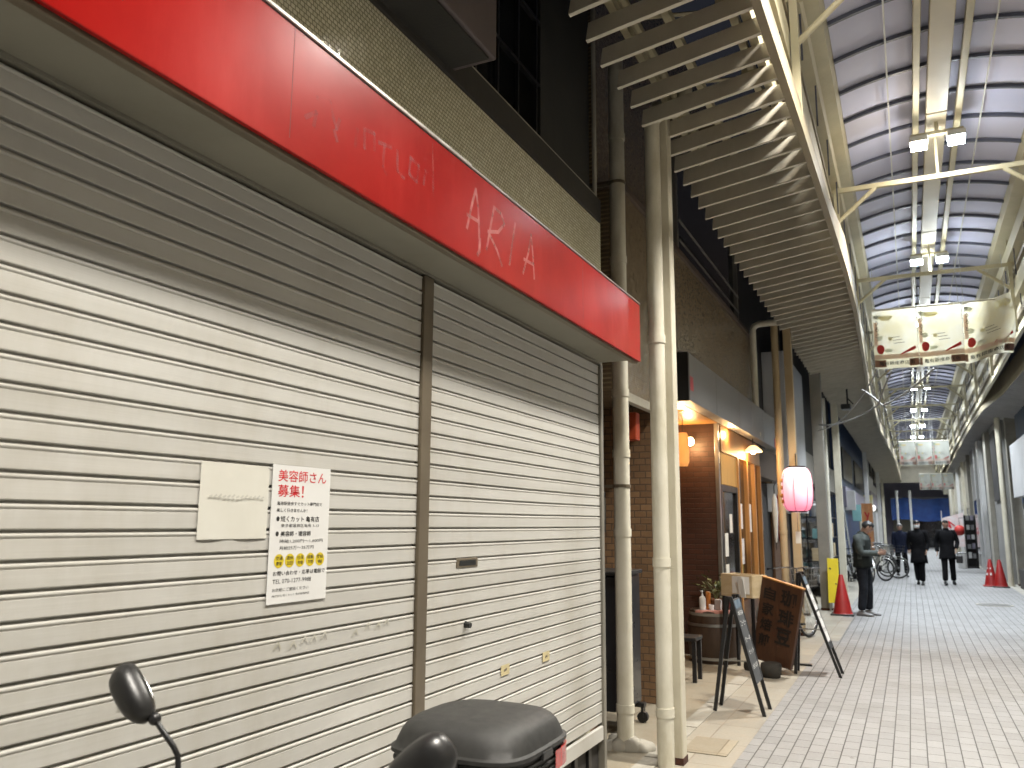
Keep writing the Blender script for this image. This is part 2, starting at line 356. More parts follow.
# ------------------------------------------------------------------ text
def text_polys(s, size=1., off=0.):
    """glyph outlines of a line of text as a flat mesh: list of vert (u,v) and faces"""
    cu = bpy.data.curves.new('t', 'FONT'); cu.body = s; cu.size = size; cu.resolution_u = 3; cu.fill_mode = 'FRONT'; cu.offset = off
    o = bpy.data.objects.new('t', cu); COL.objects.link(o)
    dg = bpy.context.evaluated_depsgraph_get(); ev = o.evaluated_get(dg); me = ev.to_mesh()
    vs = [(v.co.x, v.co.y) for v in me.vertices]; fs = [list(p.vertices) for p in me.polygons]
    ev.to_mesh_clear(); bpy.data.objects.remove(o); bpy.data.curves.remove(cu)
    return vs, fs

def add_text(mb, s, P, u0, u1, v0, v1, bold=0., slant=0.):
    """fit a line of text into the rectangle u0..u1, v0..v1 mapped to the world by P(u,v,d)"""
    vs, fs = text_polys(s, 1., bold)
    if not vs: return
    xs = [p[0] for p in vs]; ys = [p[1] for p in vs]
    ax, bx, ay, by = min(xs), max(xs), min(ys), max(ys)
    V = []
    for x, y in vs:
        t = (y-ay)/max(1e-6, by-ay)
        V.append(mb.bm.verts.new(P(u0+(u1-u0)*(x-ax)/max(1e-6,bx-ax)+slant*t, v0+(v1-v0)*t)))
    for f in fs:
        try: mb.bm.faces.new([V[i] for i in f])
        except ValueError: pass

def disc(mb, P, u, v, r, n=18, ru=None):
    mb.face([P(u+(ru or r)*math.cos(2*math.pi*k/n), v+r*math.sin(2*math.pi*k/n)) for k in range(n)])

def rect(mb, P, u0, u1, v0, v1): mb.face([P(u0,v0), P(u1,v0), P(u1,v1), P(u0,v1)])

SK = [0]
def stroke(mb, P, pts, w):
    """flat ribbon through points (u,v); each piece a hair prouder than the last"""
    for k, (a, b) in enumerate(zip(pts, pts[1:])):
        d = Vector((b[0]-a[0], b[1]-a[1]))
        if d.length < 1e-6: continue
        n = Vector((-d.y, d.x)).normalized()*w/2; e = d.normalized()*w*.3; SK[0] += 1; t = .00006*(SK[0] % 11)
        mb.face([P(a[0]-e.x+n.x, a[1]-e.y+n.y, t), P(a[0]-e.x-n.x, a[1]-e.y-n.y, t), P(b[0]+e.x-n.x, b[1]+e.y-n.y, t), P(b[0]+e.x+n.x, b[1]+e.y+n.y, t)])

def onX(x):   # a surface facing +X: u runs along Y, v up
    return lambda u, v, d=0.: (x+d, u, v)
def onYneg(y):  # a surface facing -Y: u runs along X, v up
    return lambda u, v, d=0.: (u, y-d, v)

# ------------------------------------------------------------------ camera, sky
f_px, H = 830., 1.62
th = math.atan(138.5/f_px); psi = R(25.417); roll = R(.355)
fw = Vector((-math.sin(psi)*math.cos(th), math.cos(psi)*math.cos(th), math.sin(th)))
rt = Vector((math.cos(psi), math.sin(psi), 0)); up = rt.cross(fw)
r2 = rt*math.cos(roll)+up*math.sin(roll); u2 = -rt*math.sin(roll)+up*math.cos(roll)
cam = bpy.data.cameras.new('camera'); co = bpy.data.objects.new('camera', cam); COL.objects.link(co)
cam.sensor_width = 36; cam.lens = f_px/1024*36; cam.dof.use_dof = True; cam.dof.focus_distance = 4.2; cam.dof.aperture_fstop = 4.; cam.clip_end = 800; cam.clip_start = .05
mw = Matrix((r2, u2, -fw)).transposed().to_4x4(); mw.translation = (0, 0, H); co.matrix_world = mw
sc.camera = co
w = bpy.data.worlds.new('World'); sc.world = w; w.use_nodes = True
nt = w.node_tree; bg = nt.nodes['Background']
sky = nt.nodes.new('ShaderNodeTexSky'); sky.sky_type = 'NISHITA'; sky.sun_disc = False
sky.sun_elevation = R(-3.0); sky.sun_rotation = R(200); nt.links.new(sky.outputs[0], bg.inputs[0]); bg.inputs[1].default_value = .15
sc.view_settings.view_transform = 'Standard'; sc.view_settings.look = 'None'; sc.view_settings.exposure = 1.12; sc.view_settings.gamma = 1

# ------------------------------------------------------------------ ground
def sheet(name, x0, x1, y0, y1, z, m):
    mb = MB(); mb.face([(x0,y0,z),(x1,y0,z),(x1,y1,z),(x0,y1,z)]); return tag(mb.build(name, m), kind='structure')
sheet('ground', -200, 200, -150, 400, -.012, M['asphalt'])
sheet('arcade_pavement', -1.20, 2.30, -12, 78, 0, M['pave'])
sheet('pavement_strip', -1.66, -1.20, -12, 66, 0, M['curbtile'])
sheet('shopfront_floor', -3.6, -1.66, -12, 66, 0, M['slab'])
sheet('right_shopfront_floor', 2.30, 6.0, -12, 66, 0, M['concrete'])
sheet('pavement_patch', -1.36, -1.02, 12.9, 16.2, .004, M['curbtile'])
dc = MB(); dc.box(-1.60, -1.28, 6.25, 6.72, .001, .006); tag(dc.build('drain_cover', M['slab']), 'square beige slab cover in the floor behind the rusted foot of the cream post', 'drain cover')
g = MB()
for k in range(30): g.box(-1.80, -1.66, -6+k*1.0, -5.02+k*1.0, .001, .006)
tag(g.build('pavement_gutter', M['concrete']), kind='structure')

# ------------------------------------------------------------------ shuttered shop on the left
S = -1.95
shop = thing('shuttered_shop', 'shop closed by rolling shutters under a long red fascia and cream mosaic wall', 'shop', (-2.3, 2.5, 0))
mb = MB(); mb.box(-3.2, -2.08, -5, 5.66, 0, 3.02); mb.box(-3.2, S, -5, 5.62, 3.02, 3.82)
mb.build('wall', [M['mosaic']], shop)
mb = MB(); mb.box(-3.2, -1.935, -5, 5.60, 3.822, 3.995); mb.build('ledge', M['concrete_dark'], shop, bevel=.008)
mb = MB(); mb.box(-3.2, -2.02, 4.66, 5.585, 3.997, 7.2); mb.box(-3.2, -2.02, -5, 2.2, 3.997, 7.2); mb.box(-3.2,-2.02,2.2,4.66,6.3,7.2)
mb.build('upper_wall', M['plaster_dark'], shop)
mb = MB(); mb.box(-2.3, -2.2, 2.2, 4.66, 3.997, 6.3); wn = mb.build('window', M['glass_dark'], shop)
mb = MB()
for k in range(9): mb.box(-2.04, -2.02, 2.35+k*.28, 2.37+k*.28, 4.05, 5.4)
for z in (4.05, 4.45, 4.9, 5.4): mb.box(-2.045, -2.015, 2.22, 4.64, z-.012, z+.012)
mb.build('railing', M['black_metal'], wn)
mb = MB(); mb.box(-2.05, -1.96, 3.42, 5.58, 4.0, 4.03); mb.cyl((-1.97,5.56,4.0),(-1.97,5.56,7.2),.018,n=8)
mb.build('conduit', M['concrete'], shop)
# rolling shutters: each slat a flat face, a small step and a rounded bead above a groove
def shutter(y0, y1, z0, z1, name='rolling_shutter'):
    p = .0715; prof = []
    n = int(round((z1-z0)/p))
    for k in range(n):
        b = z1-(n-k)*p
        prof += [(S-.018, b+.0), (S-.018, b+.0040), (S-.001, b+.0050), (S, b+.0072), (S, b+.0525), (S-.0012, b+.0532), (S-.0012, b+.0548), (S+.0006, b+.0565), (S+.0022, b+.060), (S+.0018, b+.0640), (S-.002, b+.0668), (S-.014, b+.0675)]
    mb = MB(); m_ = 44; ys = [y0+(y1-y0)*i/m_ for i in range(m_+1)]
    dents = [(1.45,.62,.20,.06,.010),(2.75,.95,.16,.05,.007),(3.9,.55,.22,.05,.010),(4.7,1.25,.12,.05,.006),(1.1,1.9,.2,.07,.005),(5.1,.42,.15,.05,.010),(2.1,.75,.14,.04,.007)]
    def wx(x, y, z):
        d = .0022*noise.noise((y*1.5, z*1.3, 3))+.0011*noise.noise((y*4, round(z/p)*1.7, 9))
        for (a, c, sa, sc_, q) in dents: d -= q*math.exp(-((y-a)/sa)**2-((z-c)/sc_)**2)
        return x+d
    mb.rings([[(wx(x, y, z), y, z+.0020*noise.noise((y*.8, round(z/p)*.9, 7))) for x, z in prof] for y in ys], cap=False, closed=False)
    return mb.build(name, M['shutter'], shop, smooth=False)
for (y0, y1) in ((-2.4, .285), (.345, 3.138), (3.228, 5.535)):
    sh = shutter(y0, y1, .29, 2.735)
    mb = MB(); mb.box(S-.012, S+.012, y0, y1, .20, .288); mb.build('bottom_rail', M['shutter'], sh, bevel=.004)
mb = MB(); mb.box(S-.03, S+.014, 3.141, 3.225, 0, 2.738)
mb.build('shutter_post', M['frame_brown'], shop, bevel=.004)
mb = MB(); mb.box(S-.03, S+.014, .287, .343, 0, 2.738); mb.build('shutter_post', M['frame_brown'], shop, bevel=.004)
mb = MB(); mb.box(S-.03, S+.018, 5.537, 5.585, 0, 2.738); mb.build('guide_rail', M['steel_grey'], shop, bevel=.004)
mb = MB(); mb.box(S-.12, S-.03, -4, 5.6, 0, .19); mb.build('sill', M['wall_dark'], shop)
for y in (5.05, 5.3):
    mb = MB(); mb.box(S-.028, S-.008, y, y+.05, 0, .2); mb.build('sill_leg', M['black_metal'], shop)
# shutter fittings
mb = MB(); mb.box(S-.004, S+.005, 3.50, 3.715, 1.405, 1.450); hd = mb.build('pull_plate', M['frame_brown'], shop, bevel=.004)
mb = MB(); mb.box(S+.0052, S+.0065, 3.525, 3.69, 1.415, 1.440); mb.build('pull_slot', M['black'], hd)
mb = MB(); mb.cyl((S,3.60,1.139),(S+.03,3.60,1.137),.017,.013,12); mb.build('lock_knob', M['black'], shop, smooth=True)
mb = MB(); P = onX(S+.0034)
for (y, z) in ((2.28,1.205),(2.36,1.20),(2.42,1.21),(2.47,1.208),(2.53,1.212),(2.72,1.20),(2.80,1.215),(2.87,1.21),(2.93,1.218)):
    stroke(mb, P, [(y-.02,z-.008),(y,z+.012),(y+.012,z-.008)], .006)
stroke(mb, P, [(2.50,2.31),(2.53,2.325),(2.55,2.31)], .006); stroke(mb, P, [(1.66,1.16),(1.668,1.14),(1.66,1.12)], .007)
mb.build('smudges', mat('olive smudge', (.47,.45,.35), (.62,.6,.53), 18, .6), shop)
# hood and soffit
mb = MB(); mb.box(S-.03, S+.012, -3, 5.585, 2.742, 3.02); mb.build('shutter_hood', M['hood'], shop)
mb = MB(); mb.box(S+.015, -1.70, -3, 5.55, 2.752, 2.77); mb.build('soffit_panel', M['hood'], shop, bevel=.003)
mb = MB(); mb.box(-1.70, -1.664, -3, 5.56, 2.728, 2.772); mb.build('soffit_lip', M['frame_brown'], shop, bevel=.004)
mb = MB(); mb.prism([(-1.93,2.775),(-1.662,2.775),(-1.662,2.739),(-1.645,2.739),(-1.645,3.152),(-1.93,3.152)], 'Y', -3, 5.57)
fa = mb.build('fascia', M['red'], shop, bevel=.003)
mb = MB(); mb.box(-1.95, -1.640, 3.03, 5.574, 3.1545, 3.166); mb.box(-1.95, -1.638, -3, 3.028, 3.1545, 3.170); mb.build('cap_flashing', M['silver'], fa, bevel=.003)
for y in (1.86, 4.42):
    mb = MB(); mb.box(-1.646, -1.6447, y, y+.002, 2.78, 3.15); mb.build('panel_seam', M['red_dark'], fa)
# scrawl: A R I A in loose strokes, the ghost of older letters to its left
P = onX(-1.6446); mb = MB()
for st in ([(3.00,2.87),(3.045,3.0),(3.075,3.075),(3.10,3.0),(3.115,2.86)], [(3.0,2.93),(3.11,2.935)],
           [(3.185,2.83),(3.225,2.96),(3.255,3.055),(3.33,3.05),(3.365,3.01),(3.30,2.95),(3.20,2.92),(3.29,2.86),(3.345,2.80)],
           [(3.485,3.055),(3.45,2.93),(3.425,2.83)], [(3.58,2.83),(3.64,2.95),(3.675,3.06),(3.70,2.95),(3.715,2.84)], [(3.59,2.905),(3.70,2.91)]):
    stroke(mb, P, st, .017)
stroke(mb, P, [(3.12,2.86),(3.115,2.80),(3.10,2.779)], .02); stroke(mb, P, [(2.70,3.13),(2.71,3.0)], .003)
mb.build('scrawled_letters', M['scrawl'], fa)
mb = MB()
for st in ([(1.98,2.97),(2.05,2.99)], [(1.93,2.88),(1.98,2.92),(1.97,2.87)], [(2.04,2.99),(2.085,2.91),(2.10,2.95)], [(2.075,2.90),(2.09,2.87)],
           [(2.20,2.96),(2.19,2.89)], [(2.24,2.98),(2.245,2.91)], [(2.24,2.98),(2.30,2.99),(2.305,2.93)], [(2.33,2.97),(2.41,2.985)], [(2.365,2.975),(2.36,2.89),(2.385,2.87)],
           [(2.45,2.99),(2.455,2.91),(2.50,2.90)], [(2.54,3.0),(2.535,2.93),(2.59,2.92),(2.60,2.99),(2.54,3.0)], [(2.64,2.93),(2.65,2.99),(2.71,2.99),(2.715,2.91)]):
    stroke(mb, P, st, .016)
mb.build('ghost_letters', M['scrawl2'], fa)
# the dark box on the upper wall
ab = thing('wall_box', 'bulky dark mauve metal box fixed high on the wall beside the barred window', 'wall box', (-1.9, 2.8, 3.87))
mb = MB(); mb.box(-2.02, -1.70, 2.25, 3.38, 3.87, 4.75); mb.build('casing', mat('mauve sheet metal', (.12,.095,.10), (.085,.066,.07), 3, .5, dirt=(.04,.03,.03), damt=.5), ab, bevel=.012)
mb = MB(); mb.box(-2.0, -1.72, 2.3, 3.33, 3.855, 3.869); mb.build('base_tray', M['plaster_dark'], ab)

# ------------------------------------------------------------------ papers on the shutter
po = thing('recruitment_poster', 'tall white recruitment poster with red heading taped to the shutter', 'poster', (S+.004, 2.362, 1.345))
y0, y1, z0, z1 = 2.207, 2.520, 1.345, 1.812
mb = MB(); mb.box(S+.0035, S+.0055, y0, y1, z0, z1); mb.build('sheet', M['paper'], po)
P0 = onX(S+.0062); P = lambda u, v, d=0.: P0(y0+u*(y1-y0), z1-v*(z1-z0), d)
def line(mb, s, u0, u1, v0, v1, bold=0.): add_text(mb, s, P, u0, u1, v1, v0, bold)
mb = MB(); line(mb, '美容師さん', .09, .92, .035, .122, .006); line(mb, '募集', .09, .46, .145, .235, .006); line(mb, '！', .49, .525, .148, .235, .006)
mb.build('heading', M['pr_red'], po)
mb = MB()
line(mb, '亀有駅徒歩すぐカット専門店で', .09, .86, .268, .296, .008); line(mb, '楽しく働きませんか！', .09, .6, .318, .346, .008)
line(mb, '短くカット 亀有店', .16, .82, .374, .416, .012); disc(mb, P, .115, .395, .018, ru=.026)
line(mb, '東京都葛飾区亀有 3-12', .17, .82, .431, .456, .0)
line(mb, '美容師・理容師', .17, .68, .484, .522, .014); disc(mb, P, .115, .503, .018, ru=.026)
line(mb, '時給1,200円～1,600円', .16, .90, .543, .571, .0); line(mb, '月給25万～35万円', .16, .74, .591, .619, .0)
line(mb, 'お問い合わせ・応募は電話で', .08, .96, .769, .803, .010)
line(mb, 'TEL 070-1277-9988', .08, .72, .828, .858, .0)
line(mb, 'お気軽にご連絡ください', .08, .68, .890, .915, .0); line(mb, '株式会社 短くカット 東京都葛飾区', .08, .70, .936, .952, .0)
mb.build('print', M['pr_black'], po)
mb = MB()
for u in (.165, .34, .515, .69, .862): disc(mb, P, u, .698, .05, ru=.080)
yl = mb.build('yellow_discs', M['pr_yellow'], po)
P1 = onX(S+.0069); P2 = lambda u, v, d=0.: P1(y0+u*(y1-y0), z1-v*(z1-z0), d)
mb = MB()
for u, a, c in ((.165,'交通','費有'), (.34,'週休','2日'), (.515,'社保','完備'), (.69,'経験','不問'), (.862,'昇給','有')):
    add_text(mb, a, P2, u-.055, u+.055, .692, .664, .006); add_text(mb, c, P2, u-.045, u+.045, .730, .702, .006)
mb.build('disc_print', M['pr_black'], yl)
bp_ = thing('blank_notice', 'nearly blank faded sheet of paper taped beside the recruitment poster', 'notice', (S+.004, 2.04, 1.56))
mb = MB(); n_ = 8
mb.rings([[(S+.0045+.002*math.sin(i*1.3)+.0015*noise.noise((i*.7,j*.8,2)), 1.888+(2.193-1.888)*i/n_, 1.563+(1.80-1.563)*j/n_) for i in range(n_+1)] for j in range(n_+1)], cap=False, closed=False)
mb.build('sheet', M['paper_old'], bp_, smooth='all')
mb = MB()
P = onX(S+.0095)
for k in range(13): stroke(mb, P, [(1.925+k*.019, 1.693), (1.935+k*.019, 1.697+.002*(k%3))], .006)
mb.build('faint_print', M['paper_faint'], bp_)
for (y, z, l) in ((4.035, .868, 'lower left'), (4.575, .862, 'upper right')):
    st = thing('small_sticker', 'small yellowed square sticker, the '+('one nearer the shutter post' if y < 4.2 else 'one nearer the drainpipe')+', low on the shutter', 'sticker', (S+.004, y, z), 'small stickers on the shutter')
    mb = MB(); mb.box(S+.004, S+.005, y-.05, y+.05, z-.026, z+.026); mb.build('sheet', M['sticker'], st)
    mb = MB(); P = onX(S+.0056); stroke(mb, P, [(y-.013,z-.002),(y+.013,z+.003)], .012); mb.build('print', M['frame_brown'], st)

# ------------------------------------------------------------------ arcade posts and drainpipes
def post(name, label, x0, x1, y0, y1, z1, m, group='posts along the left shopfronts', base=True):
    t = thing(name, label, 'post', ((x0+x1)/2, (y0+y1)/2, 0), group)
    mb = MB(); mb.box(x0, x1, y0, y1, 0, z1); mb.build('shaft', m, t, bevel=.008)
    if base:
        mb = MB(); mb.box(x0-.004, x1+.004, y0-.004, y1+.004, 0, .035+.02*random.random()); mb.build('rusty_foot', M['rust'], t)
    return t
def pipe(label, pts, r, m, collars=(), group='drainpipes by the left shopfronts', plinth=None):
    t = thing('drainpipe', label, 'drainpipe', (pts[0][0], pts[0][1], 0), group)
    mb = MB(); mb.tube(pts, r, 20); mb.build('pipe', m, t, smooth=True)
    for z in collars:
        mb = MB(); mb.lathe([(r+.001,-.03),(r+.006,-.03),(r+.006,.03),(r+.001,.03)], (pts[0][0], pts[0][1], z), 20); mb.build('collar', m, t, smooth=True)
    return t
def arc(c, r, a0, a1, n, f): return [f(c, r, a0+(a1-a0)*i/n) for i in range(n+1)]
def elbow(x, y, z, dx, rr=.09):
    """vertical pipe that turns sideways into +X and then up"""
    pts = [(x, y, .0), (x, y, z-rr)]
    pts += [(x+rr-rr*math.cos(a), y, z-rr+rr*math.sin(a)) for a in [math.pi/2*i/6 for i in range(1, 7)]]
    pts += [(x+dx-rr+rr*math.sin(a), y, z+rr-rr*math.cos(a)) for a in [math.pi/2*i/6 for i in range(0, 7)]]
    pts += [(x+dx, y, z+rr+.12)]
    return pts
p1 = pipe('cream drainpipe standing on a lumpy concrete footing at the red shop corner', [(-1.985, 6.15, .0), (-1.985, 6.15, 5.45)], .062, M['pvc'], (.28, 1.55, 2.15, 2.62, 3.7, 4.75))
mb = MB()
for k in range(14):
    a = random.uniform(0, 6.28); q = random.uniform(.02, .13); mb.ball((-1.985+q*math.cos(a), 6.13+q*math.sin(a)*.9, .01), random.uniform(.05,.1), random.uniform(.05,.1), random.uniform(.03,.085), 12, 8)
bm = mb.bm
for v in bm.verts: v.co += Vector((noise.noise(v.co*14), noise.noise(v.co*14+Vector((5,0,0))), noise.noise(v.co*14+Vector((0,5,0)))))*.016
mb.build('footing', M['concrete'], p1, smooth='all')
for z in (4.35, 2.9, 1.9):
    mb = MB(); mb.lathe([(.064,-.012),(.069,-.012),(.069,.012),(.064,.012)], (-1.985,6.15,z), 16); mb.box(-2.25,-2.04,6.13,6.15,z-.01,z+.01); mb.build('strap', M['frame_brown'], p1)
post('arcade_post', 'cream square steel post with rusted foot beside the nearest drainpipe pair', -1.615, -1.50, 5.90, 6.02, 4.86, M['steel_cream'])
pipe('cream drainpipe with a swan neck top fixed to the front of the nearest square post', elbow(-1.60, 5.835, 4.72, .26), .058, M['pvc'], (.35, 1.35, 2.95), )
post('arcade_post', 'tan square steel post behind the pink lantern', -1.625, -1.505, 13.27, 13.39, 4.78, M['steel_wood'])
pipe('tan drainpipe beside the tan post behind the pink lantern', [(-1.74, 13.2, 0), (-1.74, 13.2, 4.72)], .055, M['steel_wood'], (1.5, 3.0))
jp = thing('overflow_pipe', 'short cream pipe with upturned end crossing the tops of the lantern post', 'pipe', (-1.9, 13.1, 4.6), 'drainpipes by the left shopfronts')
mb = MB(); mb.tube([(-2.05,13.1,2.95),(-2.05,13.1,4.62),(-2.02,13.1,4.68),(-1.95,13.1,4.71),(-1.55,13.1,4.72),(-1.47,13.1,4.74),(-1.44,13.1,4.86)], .05, 14); mb.build('pipe', M['pvc'], jp, smooth=True)
mb = MB(); mb.lathe([(.05,-.03),(.06,-.03),(.06,.03),(.05,.03)], (-2.05,13.1,2.98), 14); mb.build('collar', M['pvc'], jp)
post('arcade_post', 'dark grey steel post with one bright edge beyond the pink lantern', -1.66, -1.455, 17.38, 17.58, 4.75, M['steel_grey'])
far_posts = [(22.1, 'steel_cream', 'cream post beside the standing man'), (37.2, 'steel_white', 'white post in front of the orange banner'), (52, 'steel_white', 'thin white post before the far white building'), (60, 'steel_cream', 'thin cream post at the far corner of the white building')]
for y, mm, lb in far_posts: post('arcade_post', lb, -1.64, -1.48, y, y+.15, 4.75, M[mm], base=False)
pipe('thin cream drainpipe next to the cream post beside the standing man', [(-1.78, 21.7, 0), (-1.78, 21.7, 3.0), (-1.78,21.7,4.7)], .05, M['pvc'], (2.9,))

# ------------------------------------------------------------------ slatted canopies
def canopy(label, xt, zt, inner, y0, y1, m, name='slatted_canopy', grp='slatted canopies'):
    t = thing(name, label, 'canopy', (xt, y0, 4.5), grp)
    def xi(y):
        for (a, xa), (b, xb) in zip(inner, inner[1:]):
            if y <= b: return xa+(xb-xa)*max(0, (y-a))/(b-a)
        return inner[-1][1]
    zb = 4.72; mb = MB(); y = y0-.16
    while y < y1:
        x1 = xi(y); s = 1 if x1 > xt else -1
        a0, a1 = (xt, zt), (x1-s*.015, zb); w0, w1, hh = -.010, .024, .15
        dz0 = random.uniform(-.004, .004); dz1 = random.uniform(-.004, .004); lean = .05
        pts = []
        for (x, z, d) in ((a0[0]+random.uniform(-.01,.01), a0[1], dz0), (a1[0], a1[1], dz1)):
            pts.append([(x, y+w0, z+d), (x, y+w1, z+d), (x, y+w1+lean, z+d+hh), (x, y+w0+lean, z+d+hh)])
        if s < 0: pts.reverse()
        mb.rings(pts); y += .305
    mb.build('slats', m, t)
    ys = [y0]+[a for a, _ in inner if y0 < a < y1]+[y1]
    s = 1 if inner[0][1] > xt else -1
    mb = MB(); mb.rings([[(xi(y)-.02, y, 4.66), (xi(y)+.035*s, y, 4.66), (xi(y)+.035*s, y, 4.80), (xi(y)-.02, y, 4.80)] for y in ys])
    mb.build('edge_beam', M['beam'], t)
    mb = MB(); mb.rings([[(xi(y)-.015, y, 4.803), (xi(y)+.02*s, y, 4.803), (xi(y)+.02*s, y, 4.93 if y < 8.8 else 5.14), (xi(y)-.015, y, 4.93 if y < 8.8 else 5.14)] for y in ys]); mb.build('lamp_baffle', M['cream_shade'], t)  # baffle added to keep direct lamplight off the slats, its height set for that
    mb = MB(); w = xi(y0)-xt
    for fr, zz in ((.16, 4.77), (.42, 4.84), (.8, 4.88)):
        x = xt+w*fr; mb.box(x-.025, x+.025, y0, y1, zz, zz+.06)
    mb.tube([(xt+w*.16, y0, 4.94), (xt+w*.16, y1, 4.94)], .045, 10)
    mb.build('purlins', M['cream'], t)
    mb = MB(); y = y0+.4; k = 0
    while y < y1:
        mb.tube([(xt+w*.10, y, 4.86), (xt+w*.9, y+.42, 4.98)], .014, 5)
        mb.box(xt+w*.78-.05, xt+w*.78+.05, y+.1, y+.26, 4.86, 4.90); y += .92; k += 1
    mb.build('bracing', M['cream'], t)
    mb = MB(); y = y0+1.1
    while y < y1:
        mb.box(min(xt, xi(y)), max(xt, xi(y)), y-.03, y+.03, 4.98, 5.06); y += 2.2
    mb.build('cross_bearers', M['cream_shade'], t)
    return t
canopy('cream slatted canopy above the red shop and coffee shop with gaps of night sky', -1.63, 4.565, [(-8,-.64),(4.7,-.633),(6.5,-.595),(8.7,-.56),(10.6,-.53),(12.7,-.535),(15.8,-.59),(20.7,-.70),(29.8,-.73),(44,-.50),(70,-.45)], -3, 66, M['slat'])
canopy('grey slatted canopy with a wavy inner edge above the navy shop and round pole', 3.0, 4.52, [(-8,2.2),(19,2.24),(22.5,2.18),(25.5,1.96),(30.5,1.93),(44,2.02),(56,2.1),(70,2.1)], 4, 66, M['slat_r'])

# ------------------------------------------------------------------ arched roof of the arcade
roof = thing('arcade_roof', 'arched arcade roof of pale translucent sheets between cream side panels', 'arcade roof', (.58, 0, 4.7))
XL, XR, ZS, ZA = -.42, 1.58, 6.45, 6.60
def zarc(x): 
    t = (x-XL)/(XR-XL)*2-1; return ZS+(ZA-ZS)*(1-t*t)
mb = MB(); ny = 80; nx = 16; Y0r, Y1r = -3.0, 66.
mb.rings([[(XL+(XR-XL)*i/nx, y, zarc(XL+(XR-XL)*i/nx)+.02) for i in range(nx+1)] for y in (Y0r, 20, 45, Y1r)], cap=False, closed=False)
vs_ = mb.build('roof_sheet', M['roof'], roof, smooth='all')
mb = MB(); y = Y0r
while y < Y1r:
    mb.rings([[(XL+(XR-XL)*i/nx, yy, zarc(XL+(XR-XL)*i/nx)+dz) for (yy, dz) in ((y-.02,-.028),(y+.02,-.028),(y+.02,.012),(y-.02,.012))] for i in range(nx+1)])
    y += .735
mb.build('roof_ribs', M['rib'], roof)
mb = MB()
for x in (XL+.5, XR-.5):   # thin white batten over the ribs
    mb.box(x-.008, x+.008, Y0r, Y1r, zarc(x)-.062, zarc(x)-.052)
mb.build('battens', M['steel_white'], roof)
for x in (.37, .83):
    mb = MB(); mb.box(x-.035, x+.035, Y0r, Y1r, zarc(x)-.13, zarc(x)-.055); mb.build('roof_rail', M['cream'], roof, bevel=.006)
y = Y0r; k = 0
while y < Y1r:
    mb = MB(); mb.box(.475, .695, y+.01, y+4.43, 6.40, 6.50); mb.build('centre_strip', M['duct'], roof, bevel=.008); y += 4.45
for s, xs, nm in ((1, XL, 'side_panel'), (-1, XR, 'side_panel')):
    mb = MB()  # folded cream sheets climbing from the canopy to the arch
    prof = [(xs-s*.30, 4.86), (xs-s*.30, 5.3), (xs-s*.22, 5.33), (xs-s*.22, 5.62), (xs-s*.28, 5.65), (xs-s*.28, 5.9), (xs-s*.14, 5.93), (xs-s*.14, 6.16), (xs-s*.20, 6.18), (xs-s*.20, 6.3), (xs-s*.03, 6.33), (xs-s*.0, 6.50), (xs-s*.36, 6.50), (xs-s*.36, 4.86)]
    if s < 0: prof.reverse()
    mb.prism(prof, 'Y', Y0r, Y1r); mb.build(nm, M['cream'], roof)
    mb = MB()
    for (dx, z, hh) in ((.30, 5.02, .10), (.275, 5.76, .06)): mb.box(min(xs-s*dx, xs-s*(dx-.05)), max(xs-s*dx, xs-s*(dx-.05)), Y0r, Y1r, z, z+hh)
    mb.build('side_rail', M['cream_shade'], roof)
    mb = MB(); y = Y0r+.8; k = 0
    while y < Y1r:
        mb.box(xs-s*.16-.004, xs-s*.16+.012, y, y+.012, 5.5, 5.98); mb.box(xs-s*.25-.004, xs-s*.25+.012, y+.5, y+.512, 5.05, 5.5); y += 1.3
    mb.build('hanger_rods', M['rib'], roof)
trY = [2.15+4.45*k for k in range(15)]
for y in trY:
    if y > Y1r: continue
    mb = MB(); zt = 5.89
    mb.box(-.72, 1.88, y-.025, y+.025, zt-.03, zt+.03)
    for s, x0, x1 in ((1, -.60, -.13), (-1, 1.76, 1.29)):
        mb.tube([(x0, y, 5.47), (x1, y, zt-.02)], .028, 8)
        mb.box(x0-.03, x0+.03, y-.03, y+.03, 4.75, 6.5)
    mb.tube([(.585, y, zt), (.585, y, 6.4)], .018, 8)
    mb.build('truss', M['cream'], roof)

